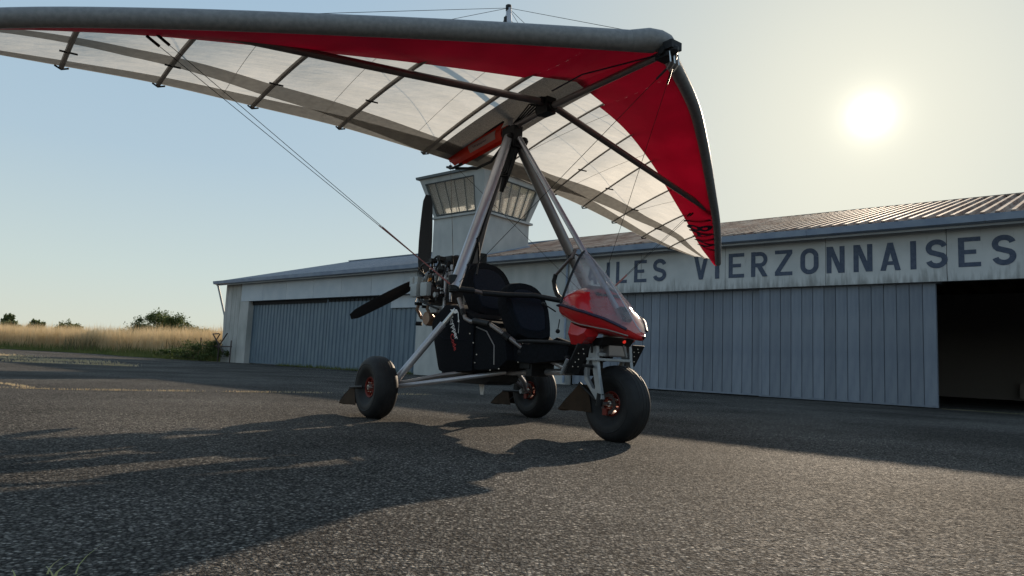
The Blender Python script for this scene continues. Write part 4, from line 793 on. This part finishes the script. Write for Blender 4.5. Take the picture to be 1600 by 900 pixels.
# propeller: three blades, one straight up
pr = empty('propeller', (0, 0, 0), 0, UL); HZ = 1.385; HC = (-.78, -.03, HZ)
MB().lathe([(-.05, 0), (-.045, .05), (.05, .06), (.10, .05)], HC, 0, 24).obj('prop_hub', M['black'], pr, smooth=True)
for k, an in enumerate((90, 210, 330)):
    an = R(an); d = Vector((0, math.cos(an), math.sin(an))); tdir = Vector((0, -math.sin(an), math.cos(an))); fx = Vector((1, 0, 0)); rows = []
    for i in range(13):
        t = i/12; rr = .05+.87*t; ch = .92*[.05, .064, .074, .078, .078, .078, .076, .073, .070, .066, .062, .056, .03][i]; tw_ = -R(38-24*t); dirc = tdir*math.cos(tw_)+fx*math.sin(tw_); nn = -tdir*math.sin(tw_)+fx*math.cos(tw_)
        rows.append([Vector(HC)+d*rr+dirc*ch*math.cos(q_)+nn*.011*(1.1-t)*math.sin(q_) for q_ in [2*PI*j/12 for j in range(13)]])
    MB().grid(rows).obj('blade', M['prop'], pr, smooth=True)

# ---- nose pod
ST = [  # a, half width, rim z, top z, bottom z
    (1.72, .285, .985, 1.09, .87), (1.76, .295, .988, 1.135, .85), (1.85, .305, .968, 1.145, .80), (1.93, .30, .945, 1.115, .778), (2.00, .28, .928, 1.01, .77), (2.05, .262, .912, .93, .765), (2.12, .205, .885, .889, .76), (2.18, .15, .85, .853, .75), (2.24, .095, .812, .816, .74), (2.285, .045, .780, .783, .735), (2.31, .015, .765, .768, .745)]
def section(a, w_, zr, zt, upper, n=12):
    rw = []
    for k in range(n+1):
        an = PI*k/n; x = -math.cos(an); y = math.sin(an); e = .80 if upper else .72
        rw.append((a, w_*x*(1 if not upper else .97), zr+(zt-zr)*(y**e)))
    return rw
pod = empty('nose_pod', (0, 0, 0), 0, UL)
MB().grid([section(a, w_, zr, zt, True) for a, w_, zr, zt, zb in ST]).obj('cowl', M['redpaint'], pod, smooth=True)
MB().grid([section(a, w_*(1.02), zr, zb, False) for a, w_, zr, zt, zb in ST]).obj('lower_shell', M['redpaint'], pod, smooth=True)
# bulkhead closing the back of the shell
MB().add(section(1.725, .28, .985, 1.09, True)+section(1.725, .28, .985, .87, False)[::-1], [tuple(range(26))]).obj('bulkhead', M['black'], pod)
for off, rad, mm, nm in ((0.0, .018, 'straps', 'rim_seal'),):
    for sd in (-1, 1): MB().tube([(a, sd*(w_*1.02+.003), zr) for a, w_, zr, zt, zb in ST[:-2]], rad, 8, ry=.6).obj(nm, M[mm], pod, smooth=True)
for sd in (-1, 1):
    pts = []
    for a, w_, zr, zt, zb in ST[:9]: an = R(32); pts.append((a, sd*(w_*1.02*math.cos(an)+.002), zr+(zb-zr)*(math.sin(an)**.75)))
    MB().tube(pts, .010, 6, ry=.5).obj('grey_stripe', M['batten'], pod)
    rows = []
    for (a, z0, z1, wd_) in ((1.83, .86, .70, .05), (1.87, .84, .695, .07), (1.94, .82, .70, .07), (2.0, .81, .75, .05)):
        rows.append([(a, sd*(.26), z0), (a, sd*(.285), (z0+z1)/2), (a, sd*.25, z1), (a, sd*.15, z1+.01), (a, sd*.12, z0)])
    leg_ = MB().grid(rows); leg_.add(rows[0], [(0, 1, 2, 3, 4)]); leg_.add(rows[-1], [(0, 1, 2, 3, 4)]); leg_.obj('leg_fairing', M['redpaint'], pod, smooth=True)
# instrument hood under the screen
MB().prism([(1.83, 1.13), (1.95, 1.06), (1.97, 1.07), (1.86, 1.15)], 1, -.13, .13).obj('instrument_panel', M['black'], pod, bevel=.008)
MB().prism([(2.07, .97), (2.15, .87), (2.17, .89), (2.11, .985)], 1, -.035, .035).obj('strut_boot', M['black'], pod, bevel=.006)
# windshield
WS = [(1.68, .295, 1.00, 1.445), (1.74, .30, .99, 1.40), (1.82, .305, .98, 1.325), (1.90, .302, .958, 1.25), (2.00, .28, .928, 1.14), (2.10, .222, .896, 1.02), (2.18, .153, .854, .92), (2.24, .098, .816, .845), (2.285, .048, .784, .80)]
def arch(a, w_, zr, zt, n=16, e=1.35):
    return [(a+(.07 if a < 1.7 else .03 if a < 1.75 else 0)*abs(k/n*2-1), w_*(k/n*2-1), zr+(zt-zr)*(1-abs(k/n*2-1)**e)) for k in range(n+1)]
MB().grid([arch(*q_) for q_ in WS]).obj('windshield', M['shield'], pod, smooth=True)
MB().tube(arch(*WS[0]), .010, 8).obj('windshield_trim', M['black'], pod, smooth=True)
MB().tube([arch(*q_)[8] for q_ in WS], .0035, 6).obj('windshield_fold', M['tube_light'], pod, smooth=True)
MB().tube([(1.70, -.30, .94), (1.60, -.34, 1.0)], .006, 6).ball((1.60, -.34, 1.0), .014, 8).obj('grip_knob', M['black'], pod)
MB().tube([(1.75, -.3, .88), (1.745, -.31, .80)], .004, 5).ball((1.745, -.31, .79), .018, 8).obj('primer_bulb', M['black'], pod)

# ---- front fork
fk = empty('front_fork', (0, 0, 0), 0, UL)
def fork_leg(y0, y1, nm='fork_leg'):
    outl = [(1.90, .73), (1.87, .60), (1.832, .51), (1.84, .44), (1.97, .30), (2.03, .31), (1.985, .49), (1.965, .60), (1.955, .73)]
    inn = [(1.895, .605), (1.87, .53), (1.868, .46), (1.925, .385), (1.955, .375), (1.955, .40), (1.93, .50), (1.915, .60), (1.905, .61)]
    n = len(outl); v = []
    for y in (y0, y1): v += [(a, y, z) for a, z in outl]+[(a, y, z) for a, z in inn]
    f = []
    for k in range(n):
        k2 = (k+1) % n; f += [(k, k2, n+k2, n+k), (2*n+k, 3*n+k, 3*n+k2, 2*n+k2), (k, 2*n+k, 2*n+k2, k2), (n+k, n+k2, 3*n+k2, 3*n+k)]
    mb = MB(); mb.add(v, f); return mb.obj(nm, M['alu'], fk, bevel=.003)
fork_leg(-.115, -.085); fork_leg(.235, .265)
for y in (-.10, .25): MB().tube([(2.0, y, .35), (1.985, y, .26)], .026, 10).obj('axle_clamp', M['black'], fk)
MB().tube([(1.985, -.12, FZ), (1.985, .27, FZ)], .014, 10).obj('axle', M['steel'], fk)
MB().box((1.88, -.14, .585), (1.99, .23, .605)).box((1.90, -.10, .62), (1.97, .2, .645)).obj('fork_crown', M['alu'], fk, bevel=.004)
MB().prism([(-.02, .62), (.17, .62), (.15, .78), (-.03, .78)], 0, 1.93, 2.0).obj('steering_head', M['tube'], fk, bevel=.01)
MB().prism([(1.80, .74), (2.05, .76), (2.0, .70), (1.86, .68)], 1, -.12, .2).obj('head_bracket', M['black'], fk, bevel=.01)
MB().box((1.88, -.145, .66), (1.90, -.132, .74)).box((1.93, -.145, .64), (1.942, -.132, .72)).obj('bracket_slot', M['black'], fk)
MB().tube([(1.72, .0, .50), (1.84, -.02, .58), (1.92, 0, .68)], .03, 10).obj('steering_link', M['tube_light'], fk, smooth=True)
for sd, y in ((-1, -.30), (1, .33)):
    pd = MB(); a0, z0, a1, z1 = (1.895, .49, 2.02, .70) if sd < 0 else (1.86, .56, 1.96, .72)
    v0 = Vector((a0, 0, z0)); d = Vector((a1, 0, z1))-v0; nn = Vector((d.z, 0, -d.x)).normalized()*.012
    y0, y1 = y-.065, y+.065
    pd.add([v0+Vector((0, y0, 0)), v0+Vector((0, y1, 0)), v0+d+Vector((0, y1, 0)), v0+d+Vector((0, y0, 0)), v0+nn+Vector((0, y0, 0)), v0+nn+Vector((0, y1, 0)), v0+nn+d+Vector((0, y1, 0)), v0+nn+d+Vector((0, y0, 0))], [(0, 1, 2, 3), (4, 7, 6, 5), (0, 4, 5, 1), (1, 5, 6, 2), (2, 6, 7, 3), (3, 7, 4, 0)])
    po = pd.obj('foot_pedal', M['black'], UL, bevel=.004)
    for (u, v_) in ((.25, .3), (.25, .7), (.5, .5), (.7, .3), (.7, .7), (.4, .35), (.85, .5)):
        so_ = link(bme, 'stud', po); so_.location = v0+d*u+nn*1.15+Vector((0, y0+(y1-y0)*v_, 0)); so_.scale = (.85, .85, .85)
    MB().tube([v0+d*.3+Vector((0, y0-.01, 0)), v0+d*.25+Vector((0, y1+.12*(-1 if sd > 0 else 1), 0))], .011, 8).obj('pedal_axle', M['black'], po)
    MB().tube([v0+Vector((-.03, y0, -.01)), v0+d*.45+Vector((-.01, y0-.015, 0))], .012, 8).obj('pedal_spring', M['alu'], po)
MB().box((1.68, -.18, .47), (1.80, .12, .60)).ball((1.73, -.19, .60), .025, 8).obj('nose_joint', M['black'], UL, bevel=.01)
MB().tube([(1.60, -.05, .52), (1.70, -.12, .62), (1.76, -.16, .58)], .014, 8).tube([(1.7, -.1, .66), (1.74, -.17, .52)], .010, 8).obj('linkage', M['alu'], UL)
MB().ball((2.03, .10, .735), .014, 12).obj('nose_light', M['lamp'], UL)
MB().tube([(2.0, .10, .76), (2.0, .16, .62)], .009, 6).obj('light_bracket', M['alu'], UL)
